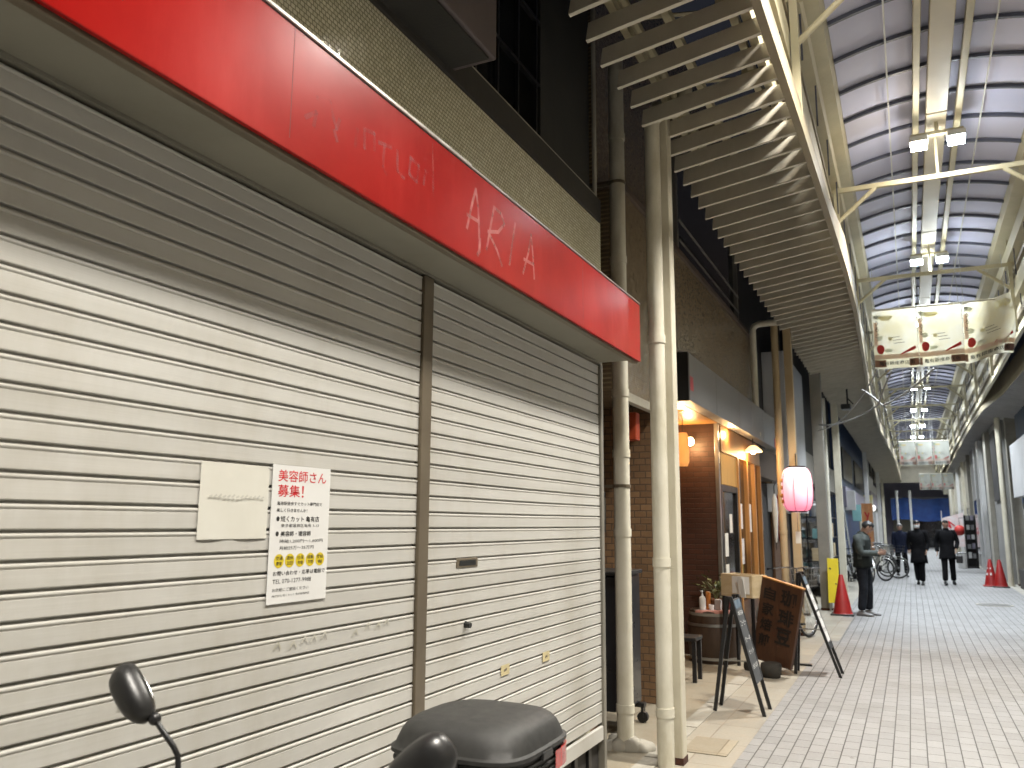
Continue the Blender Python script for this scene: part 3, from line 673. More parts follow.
# ------------------------------------------------------------------ lamps
lampY = [0.5, 5.6, 10.6, 15.6, 20.6, 25.6, 30.6, 36.6, 42.5, 48, 53, 58, 63]
for i, y in enumerate(lampY):
    where = ['pair of square lamps under the roof facing the stickered shutters', 'pair of square lamps under the roof facing the drainpipes', 'big bright pair of square lamps, one warm and one cool', 'bright pair of lamps on the truss just above the festival banners', 'pair of lamps hidden behind the big festival banners', 'second pair of lamps behind the big festival banners', 'pair of lamps just before the second banner row', 'first pair of small lamps past the second banner row', 'second pair of small lamps past the second banner row', 'pair of small lamps just before the farthest banner row', 'first tiny lamp pair past the farthest banner row', 'second tiny lamp pair past the farthest banner row', 'last tiny lamp pair before the cream board at the arcade end'][i]
    vis = y > 8
    lab = where
    t = thing('arcade_lamp', lab, 'lamp', (.585, y, 6.05), 'lamp pairs along the arcade ceiling')
    mb = MB(); mb.box(.30, .87, y-.03, y+.03, 6.24, 6.28); mb.cyl((.585, y, 6.28), (.585, y, 6.40), .02, n=8); mb.build('bracket', M['cream'], t)
    for s in (-1, 1):
        x = .585+s*.20
        mb = MB(); mb.box(x-.10, x+.10, y-.08, y+.08, 6.165, 6.24); hs = mb.build('lamp_head', M['steel_white'], t, bevel=.01)
        cool = s > 0 or y > 14
        mb = MB(); mb.box(x-.088, x+.088, y-.07, y+.07, 6.10, 6.163); mb.build('lens', M['lens_cool'] if cool else M['lens_warm'], hs, bevel=.012)
    ld = bpy.data.lights.new('arcade_light', 'AREA'); ld.shape = 'RECTANGLE'; ld.size = .62; ld.size_y = .2; ld.energy = (165 if y < 14 else 150 if y < 24 else 125); ld.spread = R(125)
    ld.color = (1, .94, .845) if y < 8 else ((1, .955, .89) if y < 14 else (.86, .93, 1))
    lo = bpy.data.objects.new('arcade_light', ld); lo.location = (.585, y, 6.07); COL.objects.link(lo)
# ------------------------------------------------------------------ coffee shop beyond the gap
cafe = thing('coffee_shop', 'coffee shop with brown mosaic upper wall, grey sign board and amber lit window', 'coffee shop', (-2.6, 10.2, 0))
mb = MB()
mb.box(-5, -2.15, 6.7, 13.72, 2.92, 4.56)      # mosaic front
mb.box(-5, -2.15, 6.7, 8.45, 2.74, 2.918)
mb.box(-5, -2.35, 6.7, 13.72, 4.64, 8.0)
mb.build('upper_wall', M['mosaic_brown'], cafe)
mb = MB(); mb.box(-4.9, -2.12, 6.68, 13.74, 4.565, 4.63); mb.build('ledge', M['wall_brown'], cafe, bevel=.006)
mb = MB(); mb.box(-2.5, -2.342, 9.4, 13.2, 4.75, 6.1); wd = mb.build('upper_window', M['glass_dark'], cafe)
mb = MB()
for z in (4.80, 4.95, 5.2): mb.cyl((-2.27,9.4,z),(-2.27,13.2,z),.014,n=6)
mb.box(-2.34,-2.28,9.34,9.4,4.66,6.1); mb.box(-2.34,-2.28,13.2,13.26,4.66,6.1)
mb.build('railing', M['steel_grey'], wd)
mb = MB(); mb.box(-5, -2.19, 7.72, 8.45, 0, 2.735); mb.build('brick_pier', M['brick'], cafe)
mb = MB(); mb.box(-2.19, -2.13, 6.72, 8.5, 2.66, 2.738); mb.build('lintel', M['wall_cream'], cafe, bevel=.004)
mb = MB(); mb.box(-5, -3.3, 6.7, 7.72, 0, 2.735); mb.box(-5, -3.3, 8.45, 10.75, 0, 2.9); mb.build('entrance_wall', M['wood_dark'], cafe)
mb = MB(); mb.box(-5, -2.22, 10.75, 10.92, 0, 2.9); mb.build('brick_pier', M['brick_red'], cafe)
mb = MB(); mb.box(-3.3, -2.16, 8.46, 10.74, 2.895, 2.917); mb.build('entrance_ceiling', M['wood'], cafe)
mb = MB(); mb.box(-2.30, -2.2, 8.46, 8.56, 0, 2.9); mb.build('entrance_post', M['wood_dark'], cafe, bevel=.005)
mb = MB(); mb.box(-2.215, -2.165, 10.72, 10.80, 0, 2.9); mb.build('corner_post', M['steel'], cafe, bevel=.004)
# window front
mb = MB(); mb.box(-2.25, -2.17, 10.93, 14.02, 2.55, 2.89); mb.build('window_head', M['wood'], cafe, bevel=.004)
mb = MB(); mb.box(-2.25, -2.17, 12.1, 14.02, 0, .55); mb.build('window_base', M['wood_dark'], cafe, bevel=.004)
for y in (12.02, 12.75, 13.4, 13.95):
    mb = MB(); mb.box(-2.25, -2.16, y, y+.075, .0, 2.55); mb.build('mullion', M['wood'], cafe, bevel=.004)
for a, b_ in ((12.10,12.74),(12.83,13.39),(13.48,13.94)):
    mb = MB(); mb.box(-2.22, -2.214, a, b_, .56, 2.545); mb.build('pane', M['glass'], cafe)
mb = MB()
for k in range(60):
    y = 12.1+k*.031
    mb.rings([[(-2.30+.018*math.sin(k*1.9), y, z), (-2.30+.018*math.sin((k+1)*1.9), y+.031, z)] for z in (.6, 2.5)], cap=False, closed=False)
mb.build('curtain', M['cloth_amber'], cafe, smooth='all')
dr = MB(); dr.box(-2.235, -2.165, 10.83, 10.91, .02, 2.12); dr.box(-2.235, -2.165, 11.88, 11.96, .02, 2.12); dr.box(-2.235, -2.165, 10.912, 11.878, 2.04, 2.12); dr.box(-2.235, -2.165, 10.912, 11.878, .02, .3)
d_ = dr.build('door', M['black_metal'], cafe, bevel=.004)
mb = MB(); mb.box(-2.205, -2.197, 10.912, 11.878, .302, 2.038); mb.build('door_pane', M['glass'], d_)
for (y, z, h, ww) in ((11.1,1.2,.3,.21),(11.1,.8,.3,.21),(11.45,1.5,.25,.18)):
    mb = MB(); mb.box(-2.196, -2.193, y, y+ww, z, z+h); mb.build('door_notice', M['paper_old'], d_)
mb = MB(); mb.box(-2.24, -2.18, 10.93, 12.02, 2.13, 2.54); mb.build('transom', M['cloth_amber'], cafe)
mb = MB(); mb.box(-5, -3.1, 10.93, 14.02, 0, 2.9); mb.box(-3.1, -2.3, 13.93, 14.02, 0, 2.9); mb.build('interior_wall', M['interior'], cafe)
mb = MB(); mb.box(-3.1, -2.2, 10.93, 14.02, 2.892, 2.915); mb.build('interior_ceiling', M['wood'], cafe)
mb = MB(); mb.box(-3.08, -2.26, 10.94, 14.0, .0, .02); mb.build('interior_floor', M['wood_dark'], cafe)
for (y, z, h, ww) in ((12.25,1.55,.36,.26),(12.3,1.05,.36,.26),(12.95,1.5,.42,.3)):
    mb = MB(); mb.box(-2.213, -2.21, y, y+ww, z, z+h); mb.build('window_notice', M['paper'], cafe)
# sign board over the shop
aw = thing('sign_board', 'long plain grey metal sign board running over the coffee shop front', 'sign board', (-2.07, 11.6, 2.89))
mb = MB(); mb.box(-2.145, -2.0, 8.55, 14.75, 2.89, 3.40); mb.build('panel', M['awning'], aw, bevel=.006)
mb = MB(); mb.box(-2.147, -2.01, 8.535, 8.548, 2.885, 3.41); mb.build('end_plate', M['black'], aw)
for y in (9.9, 11.4, 12.4, 13.4):
    mb = MB(); mb.box(-2.0, -1.9985, y, y+.006, 2.9, 3.39); mb.build('seam', M['steel_grey'], aw)
for (y, z) in ((8.66, 3.08), (14.68, 2.98)):
    mb = MB(); mb.box(-1.9995, -1.9975, y-.09, y+.05, z-.075, z+.075); mb.build('red_mark', mat('faded red sticker', (.6,.09,.10)), aw)
# lamps of the shop
def bulb_light(name, loc, e, c, r=.05, typ='POINT'):
    ld = bpy.data.lights.new(name, typ); ld.energy = e; ld.color = c
    if typ == 'POINT': ld.shadow_soft_size = r
    lo = bpy.data.objects.new(name, ld); lo.location = loc; COL.objects.link(lo); return lo
WARM = (1, .60, .27)
pl = thing('pendant_lamp', 'small glowing pendant lamp with a wide shade under the grey sign board', 'pendant lamp', (-2.06, 12.75, 2.70))
mb = MB(); mb.lathe([(.02,.10),(.05,.09),(.12,.03),(.135,0),(.128,0),(.11,.025),(.045,.08),(.012,.09)], (-2.06,12.75,2.68), 24); mb.build('lamp_shade', M['shade'], pl, smooth=True)
mb = MB(); mb.cyl((-2.06,12.75,2.77),(-2.06,12.75,2.888),.006,n=6); mb.build('cord', M['black'], pl)
mb = MB(); mb.ball((-2.06,12.75,2.69), .04); mb.build('bulb', M['bulb'], pl, smooth='all')
bulb_light('pendant_light', (-2.06, 12.75, 2.62), 9, WARM)
wl = thing('wall_bulb', 'bare glowing bulb on the dark brick pier of the coffee shop entrance', 'bulb', (-2.52, 10.7, 2.60))
mb = MB(); mb.ball((-2.50,10.60,2.66), .055); mb.build('bulb', M['bulb'], wl, smooth='all')
mb = MB(); mb.cyl((-2.50,10.748,2.70),(-2.50,10.64,2.68),.025,.03,12); mb.build('socket', M['black'], wl, smooth=True)
bulb_light('wall_light', (-2.50, 10.5, 2.62), 7, WARM)
nl = thing('hanging_lantern', 'slim orange glowing paper lantern half hidden behind the cream post at the shop entrance', 'lantern', (-2.42, 9.9, 2.2))
mb = MB(); mb.lathe([(.05,0),(.07,.05),(.075,.2),(.07,.35),(.05,.4)], (-2.42,9.9,2.3), 18); mb.build('paper_shade', mat('orange paper', (.75,.3,.08), None, 6, .8, emit=(1,.4,.1), estr=.35), nl, smooth='all')
mb = MB(); mb.cyl((-2.42,9.9,2.70),(-2.42,9.9,2.893),.005,n=6); mb.build('cord', M['black'], nl)
for y in (9.3, 11.3):
    dl = thing('downlight', 'recessed warm downlight in the wooden soffit '+('over the entrance' if y < 10 else 'over the glass door'), 'downlight', (-2.3 if y<10 else -2.09, y, 2.88))
    x = -2.3 if y < 10 else -2.09
    mb = MB(); mb.lathe([(.03,0),(.045,0),(.045,-.012),(.03,-.012)], (x,y,2.892), 18); mb.build('ring', M['chrome'], dl)
    mb = MB(); mb.cyl((x,y,2.888),(x,y,2.884),.03,n=16); mb.build('lens', M['bulb'], dl)
    bulb_light('downlight_lamp', (x, y, 2.80), 6, WARM)
bulb_light('interior_lamp', (-2.7, 12.6, 2.4), 38, WARM, .12)
cl = thing('ceiling_globe', 'warm globe lamp glimpsed through the coffee shop window', 'lamp', (-2.7, 12.6, 2.5))
mb = MB(); mb.ball((-2.7,12.6,2.56), .09); mb.build('globe', M['bulb'], cl, smooth='all')
mb = MB(); mb.cyl((-2.7,12.6,2.64),(-2.7,12.6,2.893),.008,n=6); mb.build('cord', M['black'], cl)
# gap between the buildings
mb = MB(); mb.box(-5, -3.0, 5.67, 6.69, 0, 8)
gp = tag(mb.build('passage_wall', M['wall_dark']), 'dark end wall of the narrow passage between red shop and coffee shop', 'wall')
eb = thing('box_light', 'small red orange box sign under the lintel of the dark entrance', 'box sign', (-2.42, 7.45, 2.4))
mb = MB(); mb.box(-2.44, -2.24, 7.40, 7.52, 2.38, 2.64); mb.build('case', mat('red orange box', (.5,.07,.02), None, 5, .5), eb, bevel=.01)
mb = MB(); mb.box(-2.36,-2.33,7.45,7.48,2.642,2.735); mb.build('bracket', M['black_metal'], eb)
mt = thing('meter_box', 'grey electric meter box on the narrow wall behind the near drainpipe', 'meter box', (-2.03, 5.86, 1.6))
mb = MB(); mb.box(-2.10, -2.04, 5.75, 5.93, 1.55, 1.85); mb.build('case', M['black_matte'], mt, bevel=.008)
mb = MB(); mb.box(-2.038, -2.030, 5.78, 5.90, 1.64, 1.80); mb.build('window', M['glass_dark'], mt)
mb = MB(); mb.box(-5, -2.105, 5.665, 5.98, 0, 3.8); tag(mb.build('side_wall', mat('pinkish corner wall', (.30,.20,.155), (.24,.16,.12), 2, .7, dirt=(.08,.06,.05), damt=.5)), 'narrow pinkish wall strip between the shutter rail and the drainpipe', 'wall')
# wheeled black cabinet behind the pipes
ct = thing('wheeled_cabinet', 'tall black cabinet on castors behind the near drainpipe', 'cabinet', (-2.3, 6.75, 0))
mb = MB(); mb.box(-2.62, -2.12, 6.50, 7.02, .16, 1.20); mb.build('body', mat('black lacquer', (.012,.014,.018), None, 5, .3, coat=.3), ct, bevel=.012)
mb = MB(); mb.box(-2.64, -2.10, 6.48, 7.04, 1.202, 1.235); mb.build('lid', M['black'], ct, bevel=.008)
mb = MB(); mb.tube([(-2.12,6.55,.72),(-2.085,6.55,.72),(-2.085,6.55,.92),(-2.12,6.55,.92)], .012, 8); mb.build('handle', M['black'], ct, smooth=True)
for x in (-2.58, -2.14):
    for y in (6.55, 6.98):
        mb = MB(); mb.box(x-.02, x+.06, y-.035, y+.035, .125, .158); mb.cyl((x+.04,y-.02,.045),(x+.04,y+.02,.045),.045,n=14); mb.box(x+.03,x+.05,y-.03,y+.03,.045,.125); mb.build('castor', M['black'], ct)
mb = MB(); mb.tube([(-2.11,6.52,1.02),(-2.105,6.60,.9),(-2.11,6.75,.82)], .008, 6); mb.tube([(-2.115,6.5,.55),(-2.11,6.6,.5)], .008, 6); mb.build('strap', M['paper_old'], ct)

# ------------------------------------------------------------------ things in front of the shop
br = thing('barrel', 'old dark wooden barrel with metal hoops by the shop door, used as a table', 'barrel', (-2.22, 10.38, 0))
mb = MB(); mb.lathe([(.27,0),(.30,.1),(.318,.3),(.30,.5),(.28,.60),(.265,.60),(.265,.575),(.0001,.575)], (-2.22,10.38,0), 32); mb.build('staves', M['barrel'], br, smooth=True)
for z, r in ((.06,.296),(.44,.311),(.56,.291)):
    mb = MB(); mb.lathe([(r-.006,-.016),(r+.003,-.016),(r+.002,.016),(r-.008,.016)], (-2.22,10.38,z), 32); mb.build('hoop', M['steel_grey'] if z < .4 or z > .5 else M['steel'], br, smooth=True)
bz = .577
mb = MB(); n_ = 14
def cl_(a, r):  # cloth spread over the barrel rim
    q = min(r, .285+.006*math.sin(a*5)); return (-2.22+q*math.cos(a), 10.38+q*math.sin(a), .606-(max(0, r-.285)*.9))
mb.rings([[cl_(-2.2+2.2*i/n_, r) for i in range(n_+1)] for r in (.0, .12, .24, .285, .33, .36+.0)], cap=False, closed=False)
tag(mb.build('table_cloth', M['pinkcloth'], smooth='all'), 'dusty pink cloth hanging over the edge of the barrel', 'cloth')
sb = thing('pump_bottle', 'white pump bottle standing on the barrel', 'bottle', (-2.31, 10.20, .608))
mb = MB(); mb.lathe([(.036,0),(.038,.02),(.038,.13),(.03,.15),(.013,.16),(.013,.175)], (-2.31,10.20,.608), 20); mb.build('body', M['white_plastic'], sb, smooth=True)
mb = MB(); mb.cyl((-2.31,10.20,.783),(-2.31,10.20,.82),.007,n=8); mb.box(-2.318,-2.302,10.15,10.21,.818,.832); mb.build('pump', M['white_plastic'], sb)
for (x, y, w_, h, mm, lb) in ((-2.21,10.22,.05,.06,'paper','small white cup on the barrel'),(-2.14,10.28,.07,.12,'wall_white','white tissue box on the barrel beside the plant'),(-2.27,10.34,.05,.20,'orange','orange carton standing at the back of the barrel')):
    o = thing('cup' if 'cup' in lb else 'carton', lb, lb.split()[2] if 'cup' in lb else 'box', (x,y,.608))
    mb = MB()
    if 'cup' in lb: mb.lathe([(.026,0),(.034,h),(.031,h),(.024,.006)], (x,y,.608), 18)
    else: mb.box(x-w_/2, x+w_/2, y-w_/2, y+w_/2, .608, .608+h)
    mb.build('body', M[mm], o, bevel=0 if 'cup' in lb else .004)
    mb = MB()
    if 'cup' in lb: mb.cyl((x,y,.608+h-.015),(x,y,.608+h-.012),.029,n=16)
    else: mb.box(x-w_/2+.01, x+w_/2-.01, y-.006, y+.006, .6085+h, .611+h)
    mb.build('drink' if 'cup' in lb else 'flap', M['wood_dark'] if 'cup' in lb else M['paper_old'], o)
pt = thing('potted_plant', 'leafy houseplant in a clay pot on the barrel', 'potted plant', (-2.2, 10.45, .58))
mb = MB(); mb.lathe([(.06,0),(.085,.12),(.092,.12),(.092,.14),(.078,.14),(.07,.11),(.0001,.11)], (-2.2,10.45,.58), 22); mb.build('pot', M['soil_pot'], pt, smooth=True)
mb = MB()
for k in range(70):
    a = random.uniform(0, 6.28); el = random.uniform(.2, 1.4); L_ = random.uniform(.08, .34)
    o = Vector((-2.2, 10.45, .70)); d = Vector((math.cos(a)*math.cos(el), math.sin(a)*math.cos(el), math.sin(el)))
    s_ = d.cross(Vector((0,0,1))).normalized(); p = o+d*L_; ln = random.uniform(.05,.10); ww = ln*.35
    q = (d+Vector((random.uniform(-.6,.6),random.uniform(-.6,.6),-.5))).normalized()
    nn = q.cross(s_).normalized()*ww*.3
    mb.rings([[p, p+nn*.1, p+nn*.2], [p+q*ln*.5+s_*ww, p+q*ln*.5+nn, p+q*ln*.5-s_*ww], [p+q*ln, p+q*ln+nn*.1, p+q*ln+nn*.2]], cap=False, closed=False)
mb.build('leaves', M['leaf'], pt)
mb = MB()
for k in range(7):
    a = k*.9; mb.tube([(-2.2,10.45,.69),(-2.2+.05*math.cos(a),10.45+.05*math.sin(a),.82),(-2.2+.13*math.cos(a),10.45+.13*math.sin(a),.93)], .004, 5)
mb.build('stems', M['leaf'], pt)
stl = thing('stool', 'small dark stool beside the coffee shop entrance post', 'stool', (-2.24, 9.02, 0))
mb = MB(); mb.box(-2.40, -2.09, 8.88, 9.18, .41, .45); mb.build('seat', M['black'], stl, bevel=.01)
for x in (-2.37, -2.12):
    for y in (8.91, 9.15): 
        mb = MB(); mb.box(x-.02, x+.02, y-.02, y+.02, 0, .408); mb.build('leg', M['black_metal'], stl)
# A-frame boards
def aframe(name, label, xr, xl, xt, y0, y1, ht, pm, scrib, top):
    t = thing(name, label, 'A-frame sign', ((xr+xl)/2, (y0+y1)/2, 0))
    def leg(x0, ya, yb):
        mb = MB(); s = 1 if x0 > xt else -1
        for y in (ya, yb): mb.hexa([(x0-.016, y-.014, 0), (x0+.016, y-.014, 0), (x0+.016, y+.014, 0), (x0-.016, y+.014, 0), (xt-.016+s*.012, y-.014, ht), (xt+.016+s*.012, y-.014, ht), (xt+.016+s*.012, y+.014, ht), (xt-.016+s*.012, y+.014, ht)])
        return mb
    leg(xr, y0, y1).build('front_frame', M['black_metal'], t, bevel=.003)
    leg(xl, y0+.03, y1-.03).build('rear_frame', M['black_metal'], t, bevel=.003)
    def P(u, v, d=0.):  # u across the board (along Y), v up the slope
        f = v; x = xr+(xt+.012-xr)*f+.012+d; return (x, y0+.015+u*(y1-y0-.03), v*ht)
    mb = MB()
    mb.hexa([P(0,.26,-.014), P(1,.26,-.014), P(1,.97,-.014), P(0,.97,-.014), P(0,.26,.0), P(1,.26,.0), P(1,.97,.0), P(0,.97,.0)])
    bd = mb.build('board', pm, t)
    for (v0, v1, mm) in top:
        mb = MB(); mb.hexa([P(.04,v0,.001), P(.96,v0,.001), P(.96,v1,.001), P(.04,v1,.001), P(.04,v0,.003), P(.96,v0,.003), P(.96,v1,.003), P(.04,v1,.003)])
        mb.build('card', mm, bd)
    Q = lambda u, v, d=0.: P(u, v, d+.005)
    mb = MB()
    for k, (s_, a, b_) in enumerate(scrib): add_text(mb, s_, Q, .10, .90, a, b_)
    mb.build('handwriting', M['pr_black'] if pm is M['black'] or top and top[0][2] is M['paper'] else M['paper'], bd)
    mb = MB()
    mb.box(xl+(xt-xl)*.45-.01, xr+(xt-xr)*.45+.01, y0+.03, y0+.036, ht*.45-.012, ht*.45); mb.build('stay', M['steel'], t)
    return t
M['chalk'] = mat('chalkboard', (.055,.058,.06), (.085,.09,.095), 6, .6, dirt=(.2,.2,.2), damt=.3)
M['chalk_blue'] = mat('blue chalk patch', (.07,.12,.17), (.16,.2,.24), 9, .7)
aframe('chalkboard_sign', 'black folding A-frame chalkboard nearest the camera on the paving', -1.235, -1.66, -1.50, 7.66, 7.98, .985, M['chalk'], [('本日の', .83, .87), ('コーヒー', .74, .79), ('ケーキ', .60, .65), ('セット', .50, .54), ('あります', .38, .42)], [(.89, .96, M['chalk_blue'])])
aframe('menu_sign', 'black folding A-frame sign with two white menu sheets beside the bicycle', -.785, -1.25, -1.17, 9.90, 10.19, 1.09, M['black'], [('珈琲', .78, .84), ('ランチ', .68, .73), ('ケーキ', .53, .58), ('セット', .42, .47)], [(.33, .61, M['paper']), (.63, .87, M['paper']), (.885, .955, M['chalk_blue'])])
# carved coffee sign, leaning
cs = thing('coffee_sign', 'leaning dark wooden board with carved characters standing on the paving', 'sign', (-1.45, 9.68, 0))
tl, tr_, brr, bl = Vector((-1.537,9.75,1.039)), Vector((-1.081,9.50,.932)), Vector((-1.262,9.60,.085)), Vector((-1.70,9.86,.150))
nrm = (tr_-tl).cross(bl-tl).normalized()
if nrm.y > 0: nrm = -nrm
bk = -nrm*.045
mb = MB(); mb.hexa([bl, brr, brr+bk, bl+bk, tl, tr_, tr_+bk, tl+bk]); bo = mb.build('board', M['wood_sign'], cs, bevel=.006)
mb = MB()
e1 = (tr_-tl).normalized(); 
mb.hexa([tl+nrm*.004, tr_+nrm*.004, tr_+bk*1.15, tl+bk*1.15, tl+nrm*.004+Vector((0,0,.014)), tr_+nrm*.004+Vector((0,0,.014)), tr_+bk*1.15+Vector((0,0,.014)), tl+bk*1.15+Vector((0,0,.014))]); mb.build('top_edge', M['wood'], bo)
def Pc(u, v, d=0.):
    a = bl.lerp(brr, u); b_ = tl.lerp(tr_, u); return a.lerp(b_, v)+nrm*(.004+d)
mb = MB()
for s_, v in (('珈',.74),('琲',.50),('豆',.27)): add_text(mb, s_, Pc, .52, .90, v, v+.2, .025)
for s_, v in (('自',.76),('家',.57),('焙',.38),('煎',.19)): add_text(mb, s_, Pc, .10, .40, v, v+.15, .02)
mb.build('carved_characters', M['burnt'], bo)
mb = MB(); mb.lathe([(.09,0),(.11,.03),(.11,.12),(.095,.15),(.0001,.15)], (-1.46,9.60,.0), 18)
for v in mb.bm.verts: v.co += Vector((noise.noise(v.co*9), noise.noise(v.co*9+Vector((3,1,0))), 0))*.02
mb.build('foot_block', M['concrete_dark'], cs, smooth=True)
mb = MB(); mb.lathe([(.07,0),(.085,.03),(.08,.1),(.0001,.11)], (-1.72,9.92,.0), 14); mb.build('foot_block', M['concrete_dark'], cs, smooth=True)
# pale leaflet box on dark legs behind the sign
lb_ = thing('leaflet_box', 'pale wooden box with papers on dark legs behind the carved coffee sign', 'leaflet box', (-1.76, 10.0, 0))
Mx = Matrix.Translation((-1.78, 9.98, 0)) @ Matrix.Rotation(R(-34), 4, 'Z')
mb = MB(); mb.box(-.24, .24, -.12, .12, .80, .825, Mx); mb.box(-.24, .24, -.12, -.105, .826, 1.05, Mx); mb.box(-.24, .24, .105, .12, .826, 1.05, Mx); mb.box(-.24, -.225, -.104, .104, .826, 1.05, Mx); mb.box(.225, .24, -.104, .104, .826, 1.05, Mx)
mb.build('box', M['wood_pale'], lb_, bevel=.002)
for k in range(5):
    mb = MB(); mb.box(-.2+k*.085, -.13+k*.085, -.05, -.046, .83, 1.04+.006*(k%2), Mx @ Matrix.Rotation(R(4*k-6), 4, 'X')); mb.build('leaflet', M['paper'], lb_)
mb = MB(); mb.box(-.06, .2, -.1235, -.1215, .84, 1.03, Mx); mb.build('price_card', M['paper'], lb_)
for x in (-.22, .22):
    for y in (-.1, .1):
        mb = MB(); mb.box(x-.014, x+.014, y-.014, y+.014, 0, .80, Mx); mb.build('leg', M['black_metal'], lb_)
sp = thing('sign_stand', 'thin black metal post on a flat foot between the carved sign and the menu sign', 'stand', (-1.33, 10.55, 0))
mb = MB(); mb.cyl((-1.33,10.55,.02),(-1.33,10.55,.86),.017,n=10); mb.build('post', M['black_metal'], sp, smooth=True)
mb = MB(); mb.box(-1.52, -1.14, 10.52, 10.58, 0, .02); mb.build('foot', M['black_metal'], sp, bevel=.003)
mb = MB(); mb.box(-1.36, -1.30, 10.535, 10.565, .862, .90); mb.build('clamp', M['black'], sp)
# pink lantern at the post
pk = thing('pink_lantern', 'big pink and white barrel shaped lantern hanging in front of the tan post', 'lantern', (-1.40, 12.2, 1.78))
c_ = (-1.40, 12.2, 1.79); prof = [(.12,.01),(.155,.03),(.188,.09),(.205,.2),(.208,.31),(.205,.42),(.188,.53),(.155,.59),(.12,.61)]
m, nt, b = nodes('pink lantern paper'); L = nt.links.new
tc = N(nt,'ShaderNodeTexCoord'); sx = N(nt,'ShaderNodeSeparateXYZ'); L(tc.outputs['Object'], sx.inputs[0])
mr = N(nt,'ShaderNodeMapRange'); mr.inputs[1].default_value=.02; mr.inputs[2].default_value=.62; L(sx.outputs[2], mr.inputs[0])
cr = N(nt,'ShaderNodeValToRGB'); cr.color_ramp.elements[0].color=(.80,.20,.32,1); cr.color_ramp.elements[0].position=.0; cr.color_ramp.elements[1].color=(.86,.70,.76,1); cr.color_ramp.elements[1].position=.75
L(mr.outputs[0], cr.inputs[0]); L(cr.outputs[0], b.inputs['Base Color']); b.inputs['Roughness'].default_value=.35
L(cr.outputs[0], b.inputs['Emission Color']); b.inputs['Emission Strength'].default_value=.45; M['lantern'] = m
mb = MB(); n_ = 56; rs = []
for r, z in prof: rs.append([Vector((c_[0]+(r*(1-.035*abs(math.cos(3.5*2*math.pi*k/n_))**6))*math.cos(2*math.pi*k/n_), c_[1]+(r*(1-.035*abs(math.cos(3.5*2*math.pi*k/n_))**6))*math.sin(2*math.pi*k/n_), c_[2]+z)) for k in range(n_)])
mb.rings(rs); mb.build('paper_body', M['lantern'], pk, smooth='all')
mb = MB()
for k in range(7):
    a = 2*math.pi*(k+.15)/7; mb.tube([(c_[0]+(r+.001)*math.cos(a), c_[1]+(r+.001)*math.sin(a), c_[2]+z) for r, z in prof], .0035, 5)
mb.build('seams', mat('pink seam', (.62,.10,.2), None, 5, .5), pk)
mb = MB(); mb.lathe([(.0001,0),(.125,0),(.125,.018),(.0001,.018)], (c_[0],c_[1],c_[2]-.008), 24); mb.build('bottom_ring', M['black'], pk)
mb = MB(); mb.lathe([(.0001,0),(.125,0),(.125,.018),(.0001,.018)], (c_[0],c_[1],c_[2]+.61), 24); mb.build('top_ring', M['black'], pk)
mb = MB(); mb.tube([(c_[0],c_[1],c_[2]+.63),(c_[0],c_[1],c_[2]+.8),(c_[0]-.05,c_[1]+.6,c_[2]+.86),(-1.52,13.262,c_[2]+.88)], .008, 6); mb.build('hanger', M['black_metal'], pk)
mb = MB()
for k, z in enumerate((.43,.33,.22,.14)):
    a = R(205); r = .2085 if .2 < z < .45 else .201
    mb.ball((c_[0]+r*math.cos(a), c_[1]+r*math.sin(a), c_[2]+z), .032 if k == 2 else .02, .03, .03, 10, 6)
mb.build('painted_mark', mat('orange mark', (.75,.33,.08), None, 4, .6), pk)
bulb_light('lantern_light', (c_[0], c_[1], c_[2]-.06), 1.5, (1,.6,.6))
tg = thing('paper_tag', 'small paper tag dangling on a cord below the pink lantern', 'tag', (-1.42, 12.25, 1.3))
mb = MB(); mb.cyl((-1.42,12.25,1.52),(-1.42,12.25,1.78),.004,n=6); mb.build('cord', M['black'], tg)
mb = MB(); mb.box(-1.455, -1.385, 12.248, 12.252, 1.36, 1.52); mb.build('card', M['paper_old'], tg)
# hanging umbrellas in the dark gap
for k, (y, x, c, nm) in enumerate(((14.5,-2.03,(.72,.72,.68),'white'),(14.75,-2.0,(.3,.03,.04),'dark red'),(15.0,-1.97,(.62,.5,.3),'tan'))):
    u_ = thing('umbrella', 'folded '+nm+' umbrella hanging in the dark gap behind the pink lantern', 'umbrella', (x, y, 1.4))
    mb = MB(); mb.lathe([(.012,0),(.03,.1),(.05,.5),(.04,.72),(.012,.8)], (x,y,1.32), 12); mb.build('canopy', mat(nm+' umbrella cloth', c, None, 9, .7), u_, smooth=True)
    mb = MB(); mb.cyl((x,y,1.2),(x,y,1.33),.006,n=6); mb.tube([(x,y,2.1),(x,y,2.25),(x+.03,y,2.30),(x+.06,y,2.27)], .009, 6); mb.build('handle', M['black'], u_)
rl_ = thing('hanging_rail', 'thin dark rail carrying the folded umbrellas', 'rail', (-2.0, 14.75, 2.3))
mb = MB(); mb.cyl((-2.05,14.4,2.31),(-1.92,15.15,2.31),.012,n=8); mb.build('bar', M['black_metal'], rl_); mb = MB(); mb.box(-2.4,-2.0,14.74,14.77,2.3,2.33); mb.build('bracket', M['black_metal'], rl_)

